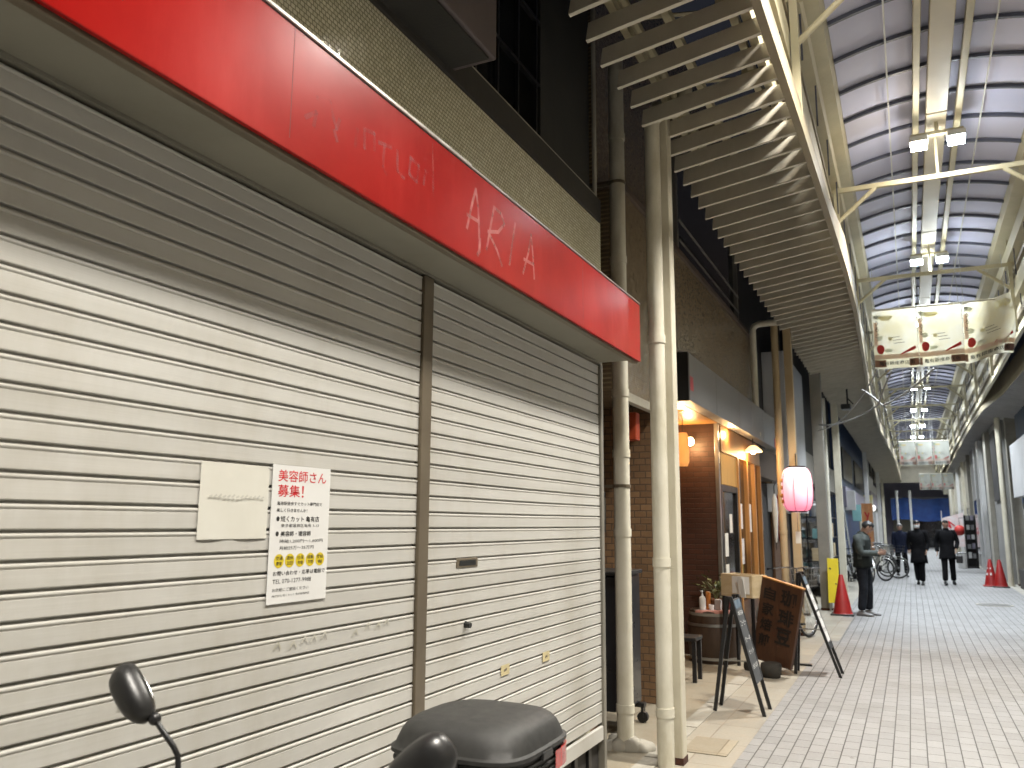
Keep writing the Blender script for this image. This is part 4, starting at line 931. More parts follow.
# ------------------------------------------------------------------ the farther shops on the left
def shopfront(name, label, y0, y1, x, ztop, m, parts=()):
    t = thing(name, label, 'shop', (x-1.5, (y0+y1)/2, 0))
    mb = MB(); mb.box(x-3, x, y0, y1, 0, ztop); mb.build('wall', m, t)
    for p in parts:
        nm, (px0, px1, py0, py1, pz0, pz1), mm = p
        mb = MB(); mb.box(px0, px1, py0, py1, pz0, pz1); mb.build(nm, mm, t, bevel=.006)
    return t
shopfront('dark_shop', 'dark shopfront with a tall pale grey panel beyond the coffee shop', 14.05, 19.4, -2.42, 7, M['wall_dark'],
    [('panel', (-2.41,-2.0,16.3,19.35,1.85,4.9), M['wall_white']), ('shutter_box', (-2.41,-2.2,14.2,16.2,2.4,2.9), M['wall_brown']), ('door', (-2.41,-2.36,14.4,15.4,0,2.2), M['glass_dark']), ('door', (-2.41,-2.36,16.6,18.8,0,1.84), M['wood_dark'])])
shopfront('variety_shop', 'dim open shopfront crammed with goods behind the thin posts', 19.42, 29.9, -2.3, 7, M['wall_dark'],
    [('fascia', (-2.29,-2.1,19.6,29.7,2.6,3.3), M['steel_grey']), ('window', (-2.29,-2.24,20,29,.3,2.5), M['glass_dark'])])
shopfront('blue_shop', 'dark blue walled building past the crammed shop', 29.92, 47.9, -2.05, 7, M['navy'],
    [('fascia', (-2.04,-1.9,30.2,47.5,2.2,2.9), M['wall_mauve']), ('window', (-2.04,-2.0,31,36,3.2,4.3), M['glass_dark']), ('window', (-2.04,-2.0,38,45,3.2,4.3), M['glass_dark']), ('door', (-2.04,-2.0,40,44,0,2.1), M['wall_cream'])])
shopfront('white_building', 'white building with dark upper windows at the far left end', 47.92, 66, -1.95, 8, M['wall_white'],
    [('window', (-1.94,-1.9,51,54.5,4.3,5.3), M['glass_dark']), ('window', (-1.94,-1.9,56,60,4.0,5.2), M['glass_dark']), ('fascia', (-1.94,-1.8,48.5,65,2.6,3.4), M['wall_mauve']), ('window', (-1.94,-1.9,50,56,.3,2.4), M['wall_grey'])])
# goods in front of the crammed shop, each one on its own
gcol = [('paper','white'),('orange','orange'),('bn_teal','teal'),('wall_mauve','mauve'),('pr_red','red'),('wood_pale','pale wooden'),('grey_plastic','grey'),('bn_yellow','yellow')]
rk = thing('display_rack', 'black wire display rack crowded with goods before the dim shop', 'rack', (-2.0, 22.5, 0))
for y in (20.4, 24.4):
    for x in (-2.16, -1.86):
        mb = MB(); mb.box(x-.015, x+.015, y-.015, y+.015, 0, 2.3); mb.build('upright', M['black_metal'], rk)
for z in (.3, .8, 1.3, 1.8):
    mb = MB(); mb.box(-2.2, -1.82, 20.38, 24.42, z-.02, z); mb.build('shelf', M['black_metal'], rk)
for k in range(26):
    z = (.3, .8, 1.3, 1.8)[k % 4]; y = 20.6+(k//4)*.56+random.uniform(-.1,.1); mm, nm = gcol[(k*5+k//3) % 8]; h = random.uniform(.16,.36); ww = random.uniform(.08,.17)
    o = MB(); x = -1.97+random.uniform(-.03,.05)
    if k % 3: o.box(x-.11, x+.09, y-ww, y+ww, z+.001, z+h)
    else: o.lathe([(ww*.6,0),(ww*.7,h*.7),(ww*.3,h*.85),(ww*.3,h)], (x, y, z+.001), 12)
    lv = ('bottom','second','third','top')[k % 4]
    tag(o.build('carton' if k % 3 else 'jar', M[mm], bevel=.006 if k % 3 else 0), f'small {nm} {"carton" if k % 3 else "jar"}, {["first","second","third","fourth","fifth","sixth","seventh"][k//4]} along the {lv} shelf of the black display rack', 'goods', 'goods on the black display rack')
# ------------------------------------------------------------------ right side of the arcade
def rshop(name, label, y0, y1, x, ztop, m, parts=()):
    t = thing(name, label, 'shop', (x+1.5, (y0+y1)/2, 0))
    mb = MB(); mb.box(x, x+3, y0, y1, 0, ztop); mb.build('wall', m, t)
    for p in parts:
        nm, (a, b_, c, d, e, f_), mm = p
        mb = MB(); mb.box(a, b_, c, d, e, f_); mb.build(nm, mm, t, bevel=.006)
    return t
rshop('shutter_shop', 'plain grey shuttered shop facing the red fascia shop', -9, 13.9, 3.1, 6, M['wall_brown'],
    [('shutter', (3.06,3.098,-7,-1,0,2.6), M['wall_grey']), ('shutter', (3.06,3.098,0,6,0,2.6), M['wall_grey']), ('shutter', (3.06,3.098,7,13,0,2.6), M['wall_grey']), ('fascia', (2.9,3.098,-8,13.5,2.7,3.3), M['wall_cream'])])
rshop('navy_shop', 'dark blue walled shop with a big white panel beside the round pole', 14, 26.3, 2.75, 7, M['navy'],
    [('panel', (2.55,2.748,19,26.1,2.35,3.75), M['wall_white']), ('shutter', (2.70,2.748,15,25.8,0,2.2), M['wall_grey']), ('shelf', (2.5,2.748,24.2,26,.0,.5), M['concrete_dark'])])
rshop('concrete_shop', 'grey concrete fronted shop behind the pale round pole', 27.6, 40, 2.42, 7, M['wall_grey'],
    [('window', (2.37,2.418,28.0,29.6,2.35,4.4), M['wall_dark']), ('pilaster', (2.28,2.418,30.2,31.0,0,4.55), M['concrete']), ('pilaster', (2.28,2.418,33.3,34.2,0,4.55), M['steel_white']), ('window', (2.38,2.418,34.6,39,.5,2.6), M['glass_dark'])])
rshop('pale_shop', 'pale walled shop at the far right end of the arcade', 40.1, 66, 2.5, 7, M['wall_cream'],
    [('window', (2.45,2.498,42,50,.3,2.4), M['glass_dark']), ('window', (2.45,2.498,52,60,.3,2.4), M['glass_dark'])])
rp = thing('round_pole', 'pale slim round pole in front of the grey square post by two cones', 'pole', (2.36, 26.7, 0))
mb = MB(); mb.cyl((2.36,26.7,0),(2.36,26.7,4.6),.075,n=16); mb.build('shaft', M['steel_cream'], rp, smooth=True)
mb = MB(); mb.lathe([(.085,0),(.085,.05),(.0001,.05)], (2.36,26.7,0), 16); mb.build('foot', M['steel_cream'], rp)
post('arcade_post', 'grey square post right of the pale round pole', 2.56, 2.86, 26.85, 27.2, 4.75, M['concrete'], group='posts along the right shopfronts')
for y, mm, lb in ((19.5,'steel_grey','grey post outside the navy shop with the white panel'),(36.0,'steel_white','white post just past the pair of red cones'),(40.5,'steel_grey','grey post behind the tall black rack'),(45,'steel_cream','cream post beside the pink sale banner'),(50,'steel_white','thin white post outside the far pale shop'),(56,'steel_cream','thin cream post at the corner of the far pale shop')):
    post('arcade_post', lb, 2.3, 2.44, y, y+.14, 4.6, M[mm], group='posts along the right shopfronts', base=False)

# ------------------------------------------------------------------ traffic cones
def cone(label, x, y, h=.72, rz=0, stripe=False):
    t = thing('traffic_cone', label, 'traffic cone', (x, y, 0), 'red traffic cones')
    mb = MB(); mb.lathe([(.175,.03),(.172,.04),(.165,.045),(.035,h-.01),(.028,h),(.0001,h)], (x,y,0), 24); mb.build('cone_body', M['cone'], t, smooth=True)
    mb = MB(); mb.box(x-.2,x+.2,y-.2,y+.2,.0,.032); mb.build('base', M['black_matte'] if not stripe else M['cone'], t, bevel=.01)
    if stripe:
        mb = MB()
        for z0_, z1_ in ((.30,.36),(.46,.50)):
            r = lambda z: .168-(z-.045)*(.13/(h-.055))
            for a0 in (3.6, 4.5): mb.rings([[Vector((x+(r(z)+.002)*math.cos(a0+k*.1), y+(r(z)+.002)*math.sin(a0+k*.1), z)) for k in range(5)] for z in (z0_, z1_)], cap=False, closed=False)
        mb.build('white_mark', M['white_plastic'], t)
    return t
cone('single red traffic cone on a dark base by the yellow board', -1.22, 16.62)
cone('left one of the two red cones at the pole on the right', 1.86, 26.3, .72, stripe=True)
cone('right one of the two red cones at the pole on the right', 2.06, 26.05, .72)
yb = thing('yellow_board', 'narrow bright yellow board leaning at the grey post behind the cone', 'board', (-1.42, 17.2, 0))
mb = MB(); mb.hexa([(-1.50,17.15,.16),(-1.30,17.15,.16),(-1.30,17.17,.16),(-1.50,17.17,.16),(-1.50,17.28,.98),(-1.30,17.28,.98),(-1.30,17.30,.98),(-1.50,17.30,.98)]); mb.build('panel', M['yellow'], yb, bevel=.004)
mb = MB(); P = lambda u, v, d=0.: (u, 17.147+(v-.16)*.1585-d, v)
stroke(mb, P, [(-1.46,.80),(-1.44,.78)], .025); stroke(mb, P, [(-1.36,.52),(-1.35,.50)], .02); mb.build('dark_mark', M['pr_black'], yb)
for x in (-1.47, -1.33):
    mb = MB(); mb.box(x-.012, x+.012, 17.15, 17.17, 0, .158); mb.build('leg', M['steel_grey'], yb)

# ------------------------------------------------------------------ hanging banners
def banner(label, x0, x1, y, z0, z1, dull=False, twist=0., k=0, grp='cloth banners hung across the arcade'):
    t = thing('hanging_banner', label, 'banner', ((x0+x1)/2, y, z0), grp)
    nx, nz = 18, 18
    mm = lambda k: dim[k] if dull else M[k]  # dull rows take the copies with shade put into the colour
    def S_(u, v):
        x = x0+(x1-x0)*u; z = z0+(z1-z0)*v
        d = .05*math.sin(3.1*u+1.3*k)*(1-v)+.02*math.sin(9*u+2*v)*(1-v)
        if twist:
            q = u*.75+(1-v)*.25-.12
            d += twist*(.20*math.sin(7.5*q)*(.25+u*.75)); x += .05*twist*u*math.sin(3.2*(1-v)); z += twist*(.12*u*(1-v)+.05*u*v)
        return Vector((x, y+d, z))
    def patch(mb, u0, u1, v0, v1, off=.004, n=10):
        a = [[S_(u0+(u1-u0)*i/n, v0+(v1-v0)*j/n)+Vector((0,-off,0)) for i in range(n+1)] for j in range(n+1)]
        mb.rings(a, cap=False, closed=False)
    Q = lambda o: (lambda u, v, d=0.: S_(u, v)+Vector((0,-o-d,0)))
    mb = MB(); mb.rings([[S_(i/nx, j/nz) for i in range(nx+1)] for j in range(nz+1)], cap=False, closed=False)
    cl = mb.build('cloth', mm('banner'), t, smooth='all')
    def dsc(mb, u, v, ru, rv, o, n=20, wob=.0):
        f = Q(o); mb.face([f(u+ru*(1+wob*math.sin(3*a+k))*math.cos(a), v+rv*(1+wob*math.cos(2*a))*math.sin(a)) for a in [2*math.pi*i/n for i in range(n)]])
    mb = MB(); patch(mb, .0, 1, .16, .24, .004); patch(mb, .02, .10, .40, .8, .004)
    mb.build('peach_band', mm('bn_peach'), cl, smooth='all')
    mb = MB(); dsc(mb, .15, .52, .07, .05, .006, wob=.15); dsc(mb, .12, .88, .09, .05, .006, wob=.2); dsc(mb, .33, .30, .09, .04, .006, wob=.2)
    mb.build('green_blots', mm('bn_green'), cl)
    mb = MB(); dsc(mb, .80 if twist else .30, .86, .15, .09 if twist else .05, .007, wob=.2); dsc(mb, .38, .50, .05, .04, .007, wob=.2)
    mb.build('yellow_blots', mm('bn_yellow'), cl)
    mb = MB(); dsc(mb, .15, .33, .085, .085, .008, wob=.06); f = Q(.008)
    mb.face([f(.58,.215),f(.62,.25),f(.93,.36),f(.95,.31),f(.90,.29)]); mb.build('red_shapes', mm('bn_red'), cl)
    mb = MB(); patch(mb, .0, .26 if k == 0 else .06, .03, .15, .005); patch(mb, .78 if k != 1 else .7, 1, .03, .15, .005)
    mb.build('brown_corner', mm('bn_brown'), cl, smooth='all')
    mb = MB(); f = Q(.010)
    add_text(mb, '亀有銀座商店街', f, .10, .90, .055, .125, .008)
    for j in range(4): add_text(mb, ('ゆ','う','ろ','ど')[j], f, .05, .13, .86-.11*j, .93-.11*j, .006)
    for j in range(3): stroke(mb, f, [(.42+.02*j,.52-.05*j),(.60+.05*j,.53-.05*j)], .008)
    mb.build('lettering', mm('pr_black'), cl)
    mb = MB(); mb.cyl((x0,y,z1+.012),(x1,y,z1+.012),.013,n=8); mb.build('hanging_bar', M['steel_cream'], t)
    for u in (.05,.95):
        mb = MB(); mb.cyl((x0+(x1-x0)*u,y,z1+.024),(x0+(x1-x0)*u,y+.25,z1+.80),.004,n=5); mb.build('cord', M['cable'], t)
    return t
xa, xb, yb_ = -.360, 1.60, 14.6
wds = [(0, .655), (.663, 1.300), (1.308, 1.96)]
nm = ['left one of the three white festival banners nearest the camera', 'middle one of the three white festival banners nearest the camera', 'right, twisted yellowish one of the three nearest festival banners']
for k, (a, b_) in enumerate(wds): banner(nm[k], xa+a, xa+b_, yb_, 4.13, 5.10, twist=1. if k == 2 else 0., k=k)
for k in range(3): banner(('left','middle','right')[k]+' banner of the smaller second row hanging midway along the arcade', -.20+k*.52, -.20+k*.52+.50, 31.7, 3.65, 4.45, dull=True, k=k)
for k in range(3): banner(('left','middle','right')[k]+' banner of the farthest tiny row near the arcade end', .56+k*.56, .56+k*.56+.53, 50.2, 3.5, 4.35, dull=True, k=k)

mh = thing('manhole_cover', 'round iron manhole cover set in the paving before the red cones', 'manhole cover', (1.45, 20.2, 0))
mb = MB(); mb.lathe([(.30,0),(.30,.008),(.285,.010),(.0001,.010)], (1.45,20.2,0), 36); mb.build('plate', mat('worn iron', (.16,.155,.145), (.1,.097,.09), 20, .5, .4, bump=.5, bscale=60), mh)
mb = MB(); mb.lathe([(.302,0),(.345,0),(.345,.007),(.302,.007)], (1.45,20.2,0), 36); mb.build('ring', M['concrete'], mh)
# ------------------------------------------------------------------ loose cables
def sag(a, b_, s, n=14):
    a = Vector(a); b_ = Vector(b_); return [a.lerp(b_, i/n)-Vector((0,0,s*4*(i/n)*(1-i/n))) for i in range(n+1)]
def cable(label, runs, r=.016):
    mb = MB()
    for q in runs: mb.tube(q, r, 7)
    tag(mb.build('loose_cable', M['cable'], smooth='all'), label, 'cable', 'cables slung below the banners')
cable('pale cable looping from the banners to the left canopy edge', [sag((.50,14.7,4.1),(-.30,15.2,3.6),.06)+sag((-.30,15.2,3.6),(-.62,15.6,3.95),-.02,6)[1:]], .017)
cable('pale cable sagging from under the left banner down to the left', [sag((-.12,14.7,4.1),(-.36,14.9,3.58),-.03)+sag((-.36,14.9,3.58),(-1.5,17.3,3.55),.10)[1:]], .015)
cable('thin pale cable hanging from the left corner of the banners to the posts', [sag((-.33,14.65,4.12),(-1.52,17.3,3.45),.22)], .011)
cm = thing('ceiling_speaker', 'small black loudspeaker on a bracket under the left canopy', 'speaker', (-1.15, 20, 4.3))
mb = MB(); mb.box(-1.26,-1.05,19.9,20.2,4.18,4.30); mb.build('case', M['black'], cm, bevel=.02)
mb = MB(); mb.cyl((-1.12,20.05,4.30),(-1.12,20.05,4.70),.02,n=8); mb.cyl((-1.12,20.05,4.45),(-1.0,20.05,4.30),.015,n=6); mb.build('bracket', M['black_metal'], cm)

# ------------------------------------------------------------------ far end
ee = thing('end_building', 'mauve fronted building with a dark shutter behind the blue tarpaulin at the street end', 'building', (1.5, 71, 0))
mb = MB(); mb.box(-8, 12, 70, 76, 0, 9); mb.build('wall', M['wall_mauve'], ee)
mb = MB(); mb.box(-1.2, .3, 69.9, 69.98, 0, 2.4); mb.build('door', M['wall_cream'], ee)
mb = MB(); mb.box(.4, 3.4, 69.9, 69.98, 0, 2.3); mb.build('shutter', M['glass_dark'], ee)
bs = thing('blue_sheet', 'wide bright blue tarpaulin sheet across the far end of the street', 'tarpaulin', (1.3, 68.3, 1.9))
mb = MB()
mb.rings([[(-1.25+.4*i, 68.4+.06*math.sin(i*1.7), z+.08*math.sin(i*.8)) for i in range(13)] for z in (1.95, 2.6, 3.55)], cap=False, closed=False)
mb.build('cloth', M['blue'], bs, smooth='all')
mb = MB(); mb.cyl((-1.3,68.42,3.6),(3.7,68.42,3.6),.04,n=8); mb.build('bar', M['steel'], bs)
gs = thing('gate_board', 'large cream blank board high at the far right end of the arcade', 'board', (3.5, 66.3, 3))
mb = MB(); mb.box(2.2, 5.2, 66.05, 66.25, 3.75, 5.9); mb.build('board', M['wall_cream'], gs)
mb = MB(); mb.box(-2.2, 2.19, 66.05, 66.25, 4.6, 5.9); mb.build('lintel', M['slat'], gs)
for x, lb in ((.05,'slim white post in the middle of the far street end'),(-.75,'slim pale post left of the far street end')):
    q = thing('end_post', lb, 'post', (x, 62, 0), 'posts at the far street end')
    mb = MB(); mb.cyl((x,62,0),(x,62,3.9),.075,n=12); mb.build('shaft', M['steel_white'], q, smooth=True)
    mb = MB(); mb.lathe([(.13,0),(.12,.06),(.0001,.06)], (x,62,0), 12); mb.build('foot', M['steel_grey'], q)
pb = thing('sale_banner', 'white banner with pink and red print standing at the far right', 'banner', (1.9, 45, .5))
mb = MB(); mb.rings([[(1.36+.1*i, 45+.03*math.sin(i*1.2), z+.03*i*(z>1)) for i in range(10)] for z in (.62, 1.2, 1.95)], cap=False, closed=False); pc = mb.build('cloth', M['pink_cloth'], pb, smooth='all')
mb = MB(); P = onYneg(44.95); stroke(mb, P, [(1.45,1.75),(1.7,1.5),(1.62,1.8),(1.85,1.6)], .06); stroke(mb, P, [(1.8,1.35),(2.05,1.2),(1.9,1.5),(2.1,1.45)], .06); stroke(mb, P, [(1.5,1.1),(1.75,.95),(1.62,1.2)], .05); mb.build('red_pattern', M['pr_red'], pc)
for x in (1.34, 2.28):
    mb = MB(); mb.cyl((x,45.03,0),(x,45.03,2.3),.02,n=8); mb.build('pole', M['steel_white'], pb)
rr = thing('flyer_rack', 'tall black display rack with pale goods beside a white bin', 'rack', (2.05, 37, 0))
mb = MB(); mb.box(1.86, 2.26, 36.9, 37.3, 0, .06); mb.box(1.86, 1.90, 36.9, 37.3, .062, 2.0); mb.box(2.22, 2.26, 36.9, 37.3, .062, 2.0); mb.box(1.902,2.218,37.26,37.3,.062,2.0); mb.build('frame', M['black'], rr)
for k in range(5):
    mb = MB(); mb.box(1.902, 2.218, 36.92, 37.25, .35+k*.36, .37+k*.36); mb.build('shelf', M['black'], rr)
for k in range(5):
    for j in range(2):
        o = MB(); x = 1.93+j*.15; o.box(x, x+.11, 36.95, 37.1, .371+k*.36, .371+k*.36+random.uniform(.14,.24)); tag(o.build('carton', M[('paper','grey_plastic','wall_mauve')[(k+j) % 3]], bevel=.005), 'small pale carton on '+('bottom','second','middle','fourth','top')[k]+' shelf of the tall black rack, '+('left','right')[j]+' one', 'goods', 'cartons on the tall black rack')
wb = thing('white_bin', 'small white bin standing on the floor by the tall black rack', 'bin', (1.68, 36.6, 0))
mb = MB(); mb.lathe([(.15,0),(.18,.55),(.165,.55),(.14,.05),(.0001,.05)], (1.68,36.6,0), 20); mb.build('body', M['white_plastic'], wb, smooth=True)
mb = MB(); mb.lathe([(.185,.551),(.185,.58),(.1,.62),(.0001,.62)], (1.68,36.6,0), 20); mb.build('lid', M['grey_plastic'], wb, smooth=True)
rb = thing('red_lantern', 'small round red lantern hanging above the white bin', 'lantern', (1.74, 38, 1.4))
mb = MB(); mb.lathe([(.08,0),(.17,.08),(.2,.2),(.17,.32),(.08,.4)], (1.74,38,1.22), 18); mb.build('paper_body', mat('red lantern paper', (.6,.04,.03), None, 5, .6), rb, smooth='all')
mb = MB(); mb.tube([(1.74,38,1.62),(1.74,38,1.9),(2.42,38,1.95)], .012, 6); mb.build('bracket', M['black_metal'], rb)
ob = thing('shop_flag', 'tall orange and white shop banner on a white pole by the left shops', 'flag', (-1.55, 36, 0))
mb = MB(); mb.rings([[(-1.74+.05*i, 36+.02*math.sin(i*1.1+z), z) for i in range(9)] for z in (.45, 1.1, 1.8, 2.45)], cap=False, closed=False); oc = mb.build('cloth', M['orange_cloth'], ob, smooth='all')
mb = MB(); P = onYneg(35.95)
for z in (1.85, 1.35, .9): stroke(mb, P, [(-1.62,z+.25),(-1.52,z+.05),(-1.47,z+.22),(-1.55,z-.05)], .05)
mb.build('red_pattern', M['pr_red'], oc)
mb = MB(); mb.cyl((-1.32,36.02,0),(-1.32,36.02,2.6),.014,n=8); mb.cyl((-1.76,36.02,2.5),(-1.32,36.02,2.5),.01,n=6); mb.build('pole', M['steel_white'], ob)
mb = MB(); mb.lathe([(.2,0),(.2,.08),(.0001,.12)], (-1.32,36.02,0), 16); mb.build('foot', M['steel_grey'], ob)
gl = thing('shop_globe', 'round white lit globe lamp on the wall far down the left side', 'lamp', (-1.8, 46, 3))
mb = MB(); mb.ball((-1.72,46,2.45), .16); mb.build('globe', emis('globe glow', (1,.95,.88), 4), gl, smooth='all')
mb = MB(); mb.cyl((-1.9,46,2.45),(-1.8,46,2.45),.04,n=8); mb.build('bracket', M['steel'], gl)

for (x, y, z0_, z1_, w_, mm_, tx, lb) in ((-1.78, 33.5, 1.75, 2.35, .30, 'bn_teal', '本', 'small teal hanging sign by the blue shop'), (-1.80, 30.4, 2.1, 2.75, .34, 'paper', '薬', 'white hanging sign between the crammed shop and the blue shop'), (-1.75, 43.0, 2.2, 3.0, .4, 'bn_yellow', '茶', 'pale yellow hanging sign far along the blue shop')):
    hs_ = thing('hanging_sign', lb, 'sign', (x, y, z0_), 'small signs hung outside the far shops')
    mb = MB(); mb.box(x-w_/2, x+w_/2, y-.04, y+.04, z0_, z1_); hp = mb.build('panel', M[mm_], hs_, bevel=.01)
    mb = MB(); mb.cyl((x-w_/2 if x < 0 else x+w_/2, y, z1_-.1), (x-.5 if x < 0 else x+.5, y, z1_-.1), .015, n=8); mb.build('bracket', M['steel'], hs_)
ld_ = thing('step_ladder', 'grey ladder leaning at the crammed shop behind the standing man', 'ladder', (-1.75, 27.5, 0))
for dx in (-.2, .2):
    mb = MB(); mb.tube([(-1.62+dx*.2, 26.6+dx, 0), (-2.05+dx*.2, 28.6+dx, 3.0)], .028, 8); mb.build('rail', M['steel'], ld_)
for k in range(9):
    q = (k+.6)/9.5; mb = MB(); mb.tube([(-1.66-.43*q, 26.4+2*q, 3*q), (-1.58-.43*q, 26.8+2*q, 3*q)], .015, 6); mb.build('rung', M['steel'], ld_)

# ------------------------------------------------------------------ bicycles
def bicycle(label, loc, rz, basket=True, frame=None, lean=3, grp='parked bicycles'):
    t = thing('bicycle', label, 'bicycle', (0,0,0), grp)
    fm = frame or M['steel']
    r = .32; yf, yr = -.55, .52
    for y in (yf, yr):
        mb = MB(); mb.torus((0,y,r), r-.018, .018, 'X', 36, 8); ty = mb.build('tyre', M['rubber'], t, smooth='all')
        mb = MB(); mb.torus((0,y,r), r-.044, .010, 'X', 36, 6); mb.build('rim', M['chrome'], ty, smooth='all')
        mb = MB()
        for k in range(18):
            a = 2*math.pi*k/18; mb.cyl((0,y,r),(0,y+(r-.05)*math.cos(a),r+(r-.05)*math.sin(a)),.0018,n=4)
        mb.cyl((-.045,y,r),(.045,y,r),.022,n=10); mb.build('spokes', M['steel'], ty)
        mb = MB(); rows = []
        for k in range(13):
            a = R(20+k*11.5) if y == yf else R(5+k*13.5); rows.append([(dx, y+(r+.02+.008*(dx==0))*math.cos(a), r+(r+.02+.008*(dx==0))*math.sin(a)) for dx in (-.03,0,.03)])
        mb.rings(rows, cap=False, closed=False); mb.build('mudguard', M['steel'], t, smooth='all')
    head = (0,-.36,.78); hb = (0,-.385,.68); bbk = (0,.02,.28); st = (0,.17,.62)
    mb = MB(); mb.tube([head, hb], .02, 10); mb.tube([hb, (0,-.2,.45), bbk], .018, 10); mb.tube([bbk, st, (0,.21,.74)], .016, 10); mb.tube([bbk, (.05,yr,r)], .010, 8); mb.tube([bbk, (-.05,yr,r)], .010, 8); mb.tube([st, (.05,yr,r)], .009, 8); mb.tube([st, (-.05,yr,r)], .009, 8)
    mb.build('frame', fm, t, smooth=True)
    mb = MB(); mb.tube([hb, (.05,-.42,.60), (.05,yf,r)], .011, 8); mb.tube([hb, (-.05,-.42,.60), (-.05,yf,r)], .011, 8); mb.build('fork', fm, t, smooth=True)
    mb = MB(); mb.tube([head,(0,-.345,.98)], .013, 8); mb.tube([(-.27,-.12,.99),(-.25,-.22,1.0),(-.14,-.36,1.0),(0,-.36,.98),(.14,-.36,1.0),(.25,-.22,1.0),(.27,-.12,.99)], .011, 8); hbm = mb.build('handlebar', M['chrome'], t, smooth=True)
    for q_ in (-1, 1):
        mb = MB(); mb.cyl((q_*.27,-.12,.99),(q_*.278,-.02,.985),.016,n=8); mb.build('grip', M['black'], hbm)
    mb = MB(); mb.rings([[(x*w_, y, .79+z) for x, z in ((-1,0),(-.6,.035),(0,.045),(.6,.035),(1,0),(.5,-.04),(-.5,-.04))] for y, w_ in ((.04,.03),(.10,.05),(.20,.09),(.29,.105),(.33,.07))]); mb.build('saddle', M['black'], t, smooth='all')
    mb = MB(); mb.tube([(-.06,.02,.28),(-.06,.02,.28),(-.065,-.12,.22)], .01, 6); mb.tube([(.06,.02,.28),(.065,.16,.34)], .01, 6); mb.box(-.15,-.065,-.16,-.09,.21,.235); mb.box(.065,.15,.12,.19,.33,.355); mb.lathe([(.09,-.005),(.09,.005)], (0,0,0), 20, Matrix.Translation((.05,.02,.28)) @ Matrix.Rotation(R(90),4,'Y')); mb.build('crank', M['black_metal'], t)
    mb = MB(); mb.tube([(.06,yr,r),(.13,yr+.03,.0)], .009, 6); mb.tube([(-.06,yr,r),(-.13,yr+.03,.0)], .009, 6); mb.build('stand', M['steel'], t)
    if basket:
        mb = MB()
        for k in range(9):
            u = -1+2*k/8
            for (ya, yb2) in ((-.70,-.74),(-.42,-.40)): mb.cyl((u*.13,ya,.72),(u*.17,yb2,.98),.003,n=4)
        for s in (-1,1):
            for k in range(6): mb.cyl((s*.13,-.70+.056*k,.72),(s*.17,-.74+.068*k,.98),.003,n=4)
        for z, q in ((.72,0),(.8,.3),(.89,.65),(.98,1)): mb.tube([(-.13-.04*q,-.70-.04*q,z),(.13+.04*q,-.70-.04*q,z),(.13+.04*q,-.42+.02*q,z),(-.13-.04*q,-.42+.02*q,z),(-.13-.04*q,-.70-.04*q,z)], .004, 5)
        mb.build('basket', M['black_metal'] if basket == 'black' else M['steel'], t)
    mb = MB(); mb.lathe([(.02,-.04),(.045,.0),(.05,.02),(.0001,.025)], (0,0,0), 14, Matrix.Translation((.0,-.50,.62)) @ Matrix.Rotation(R(90),4,'X')); mb.build('front_lamp', M['white_plastic'], t, smooth=True)
    t.location = loc; t.rotation_euler = (0, R(lean), R(rz)); return t
bicycle('town bicycle with a basket parked behind the white menu sign', (-1.62, 12.6, .005), 160, frame=M['ivory'])
bicycle('bicycle parked sideways beside the standing man with its wheel toward the street', (-.98, 28.6, .005), 78, basket='black', frame=M['black_metal'])
bicycle('pale framed bicycle in the cluster behind the standing man, second from the street', (-1.25, 29.5, .005), 62, frame=M['ivory'], lean=-4)
bicycle('dark bicycle half hidden behind the standing man near the shelves', (-1.30, 26.0, .005), 20, basket='black', frame=M['navy'], lean=4)
bicycle('black bicycle with wire basket nearest the thin posts at the left shops', (-1.45, 24.2, .005), 35, basket='black', frame=M['black_metal'], lean=-3)
bicycle('ivory bicycle squeezed between the dark bicycle and the posts at the left shops', (-1.2, 27.4, .005), 50, frame=M['ivory'], lean=5)
bicycle('silver bicycle deepest in the cluster by the blue shop', (-1.35, 31.6, .005), 70)

# ------------------------------------------------------------------ people
def skin_mesh(chains, sub=2):
    """chains: list of joint paths [(co, rx, ry), ...]; each grows one smooth tapering limb, joined where they share a joint"""
    verts, edges, rad, roots = [], [], [], []
    idx = {}
    def vid(co, rx, ry):
        k = tuple(round(c, 4) for c in co)
        if k not in idx:
            idx[k] = len(verts); verts.append(co); rad.append((rx, ry))
        return idx[k]
    for ch in chains:
        p = None
        for q in ch:
            v = vid(*q)
            if p is not None and p != v and (p, v) not in edges and (v, p) not in edges: edges.append((p, v))
            p = v
    # a root for every island
    par = list(range(len(verts)))
    def find(a):
        while par[a] != a: a = par[a]
        return a
    for a, b_ in edges: par[find(a)] = find(b_)
    me = bpy.data.meshes.new('skel'); me.from_pydata([Vector(v) for v in verts], edges, [])
    o = bpy.data.objects.new('skel', me); COL.objects.link(o)
    md = o.modifiers.new('s', 'SKIN'); md.branch_smoothing = .6; md.use_smooth_shade = True
    if not me.skin_vertices: 
        bpy.context.view_layer.objects.active = o
    seen = set()
    for i, d in enumerate(me.skin_vertices[0].data):
        d.radius = rad[i]; f = find(i); d.use_root = f not in seen; seen.add(f)
    ss = o.modifiers.new('u', 'SUBSURF'); ss.levels = sub; ss.render_levels = sub
    dg = bpy.context.evaluated_depsgraph_get(); dg.update()
    m2 = bpy.data.meshes.new_from_object(o.evaluated_get(dg)); bpy.data.objects.remove(o); bpy.data.meshes.remove(me)
    return m2

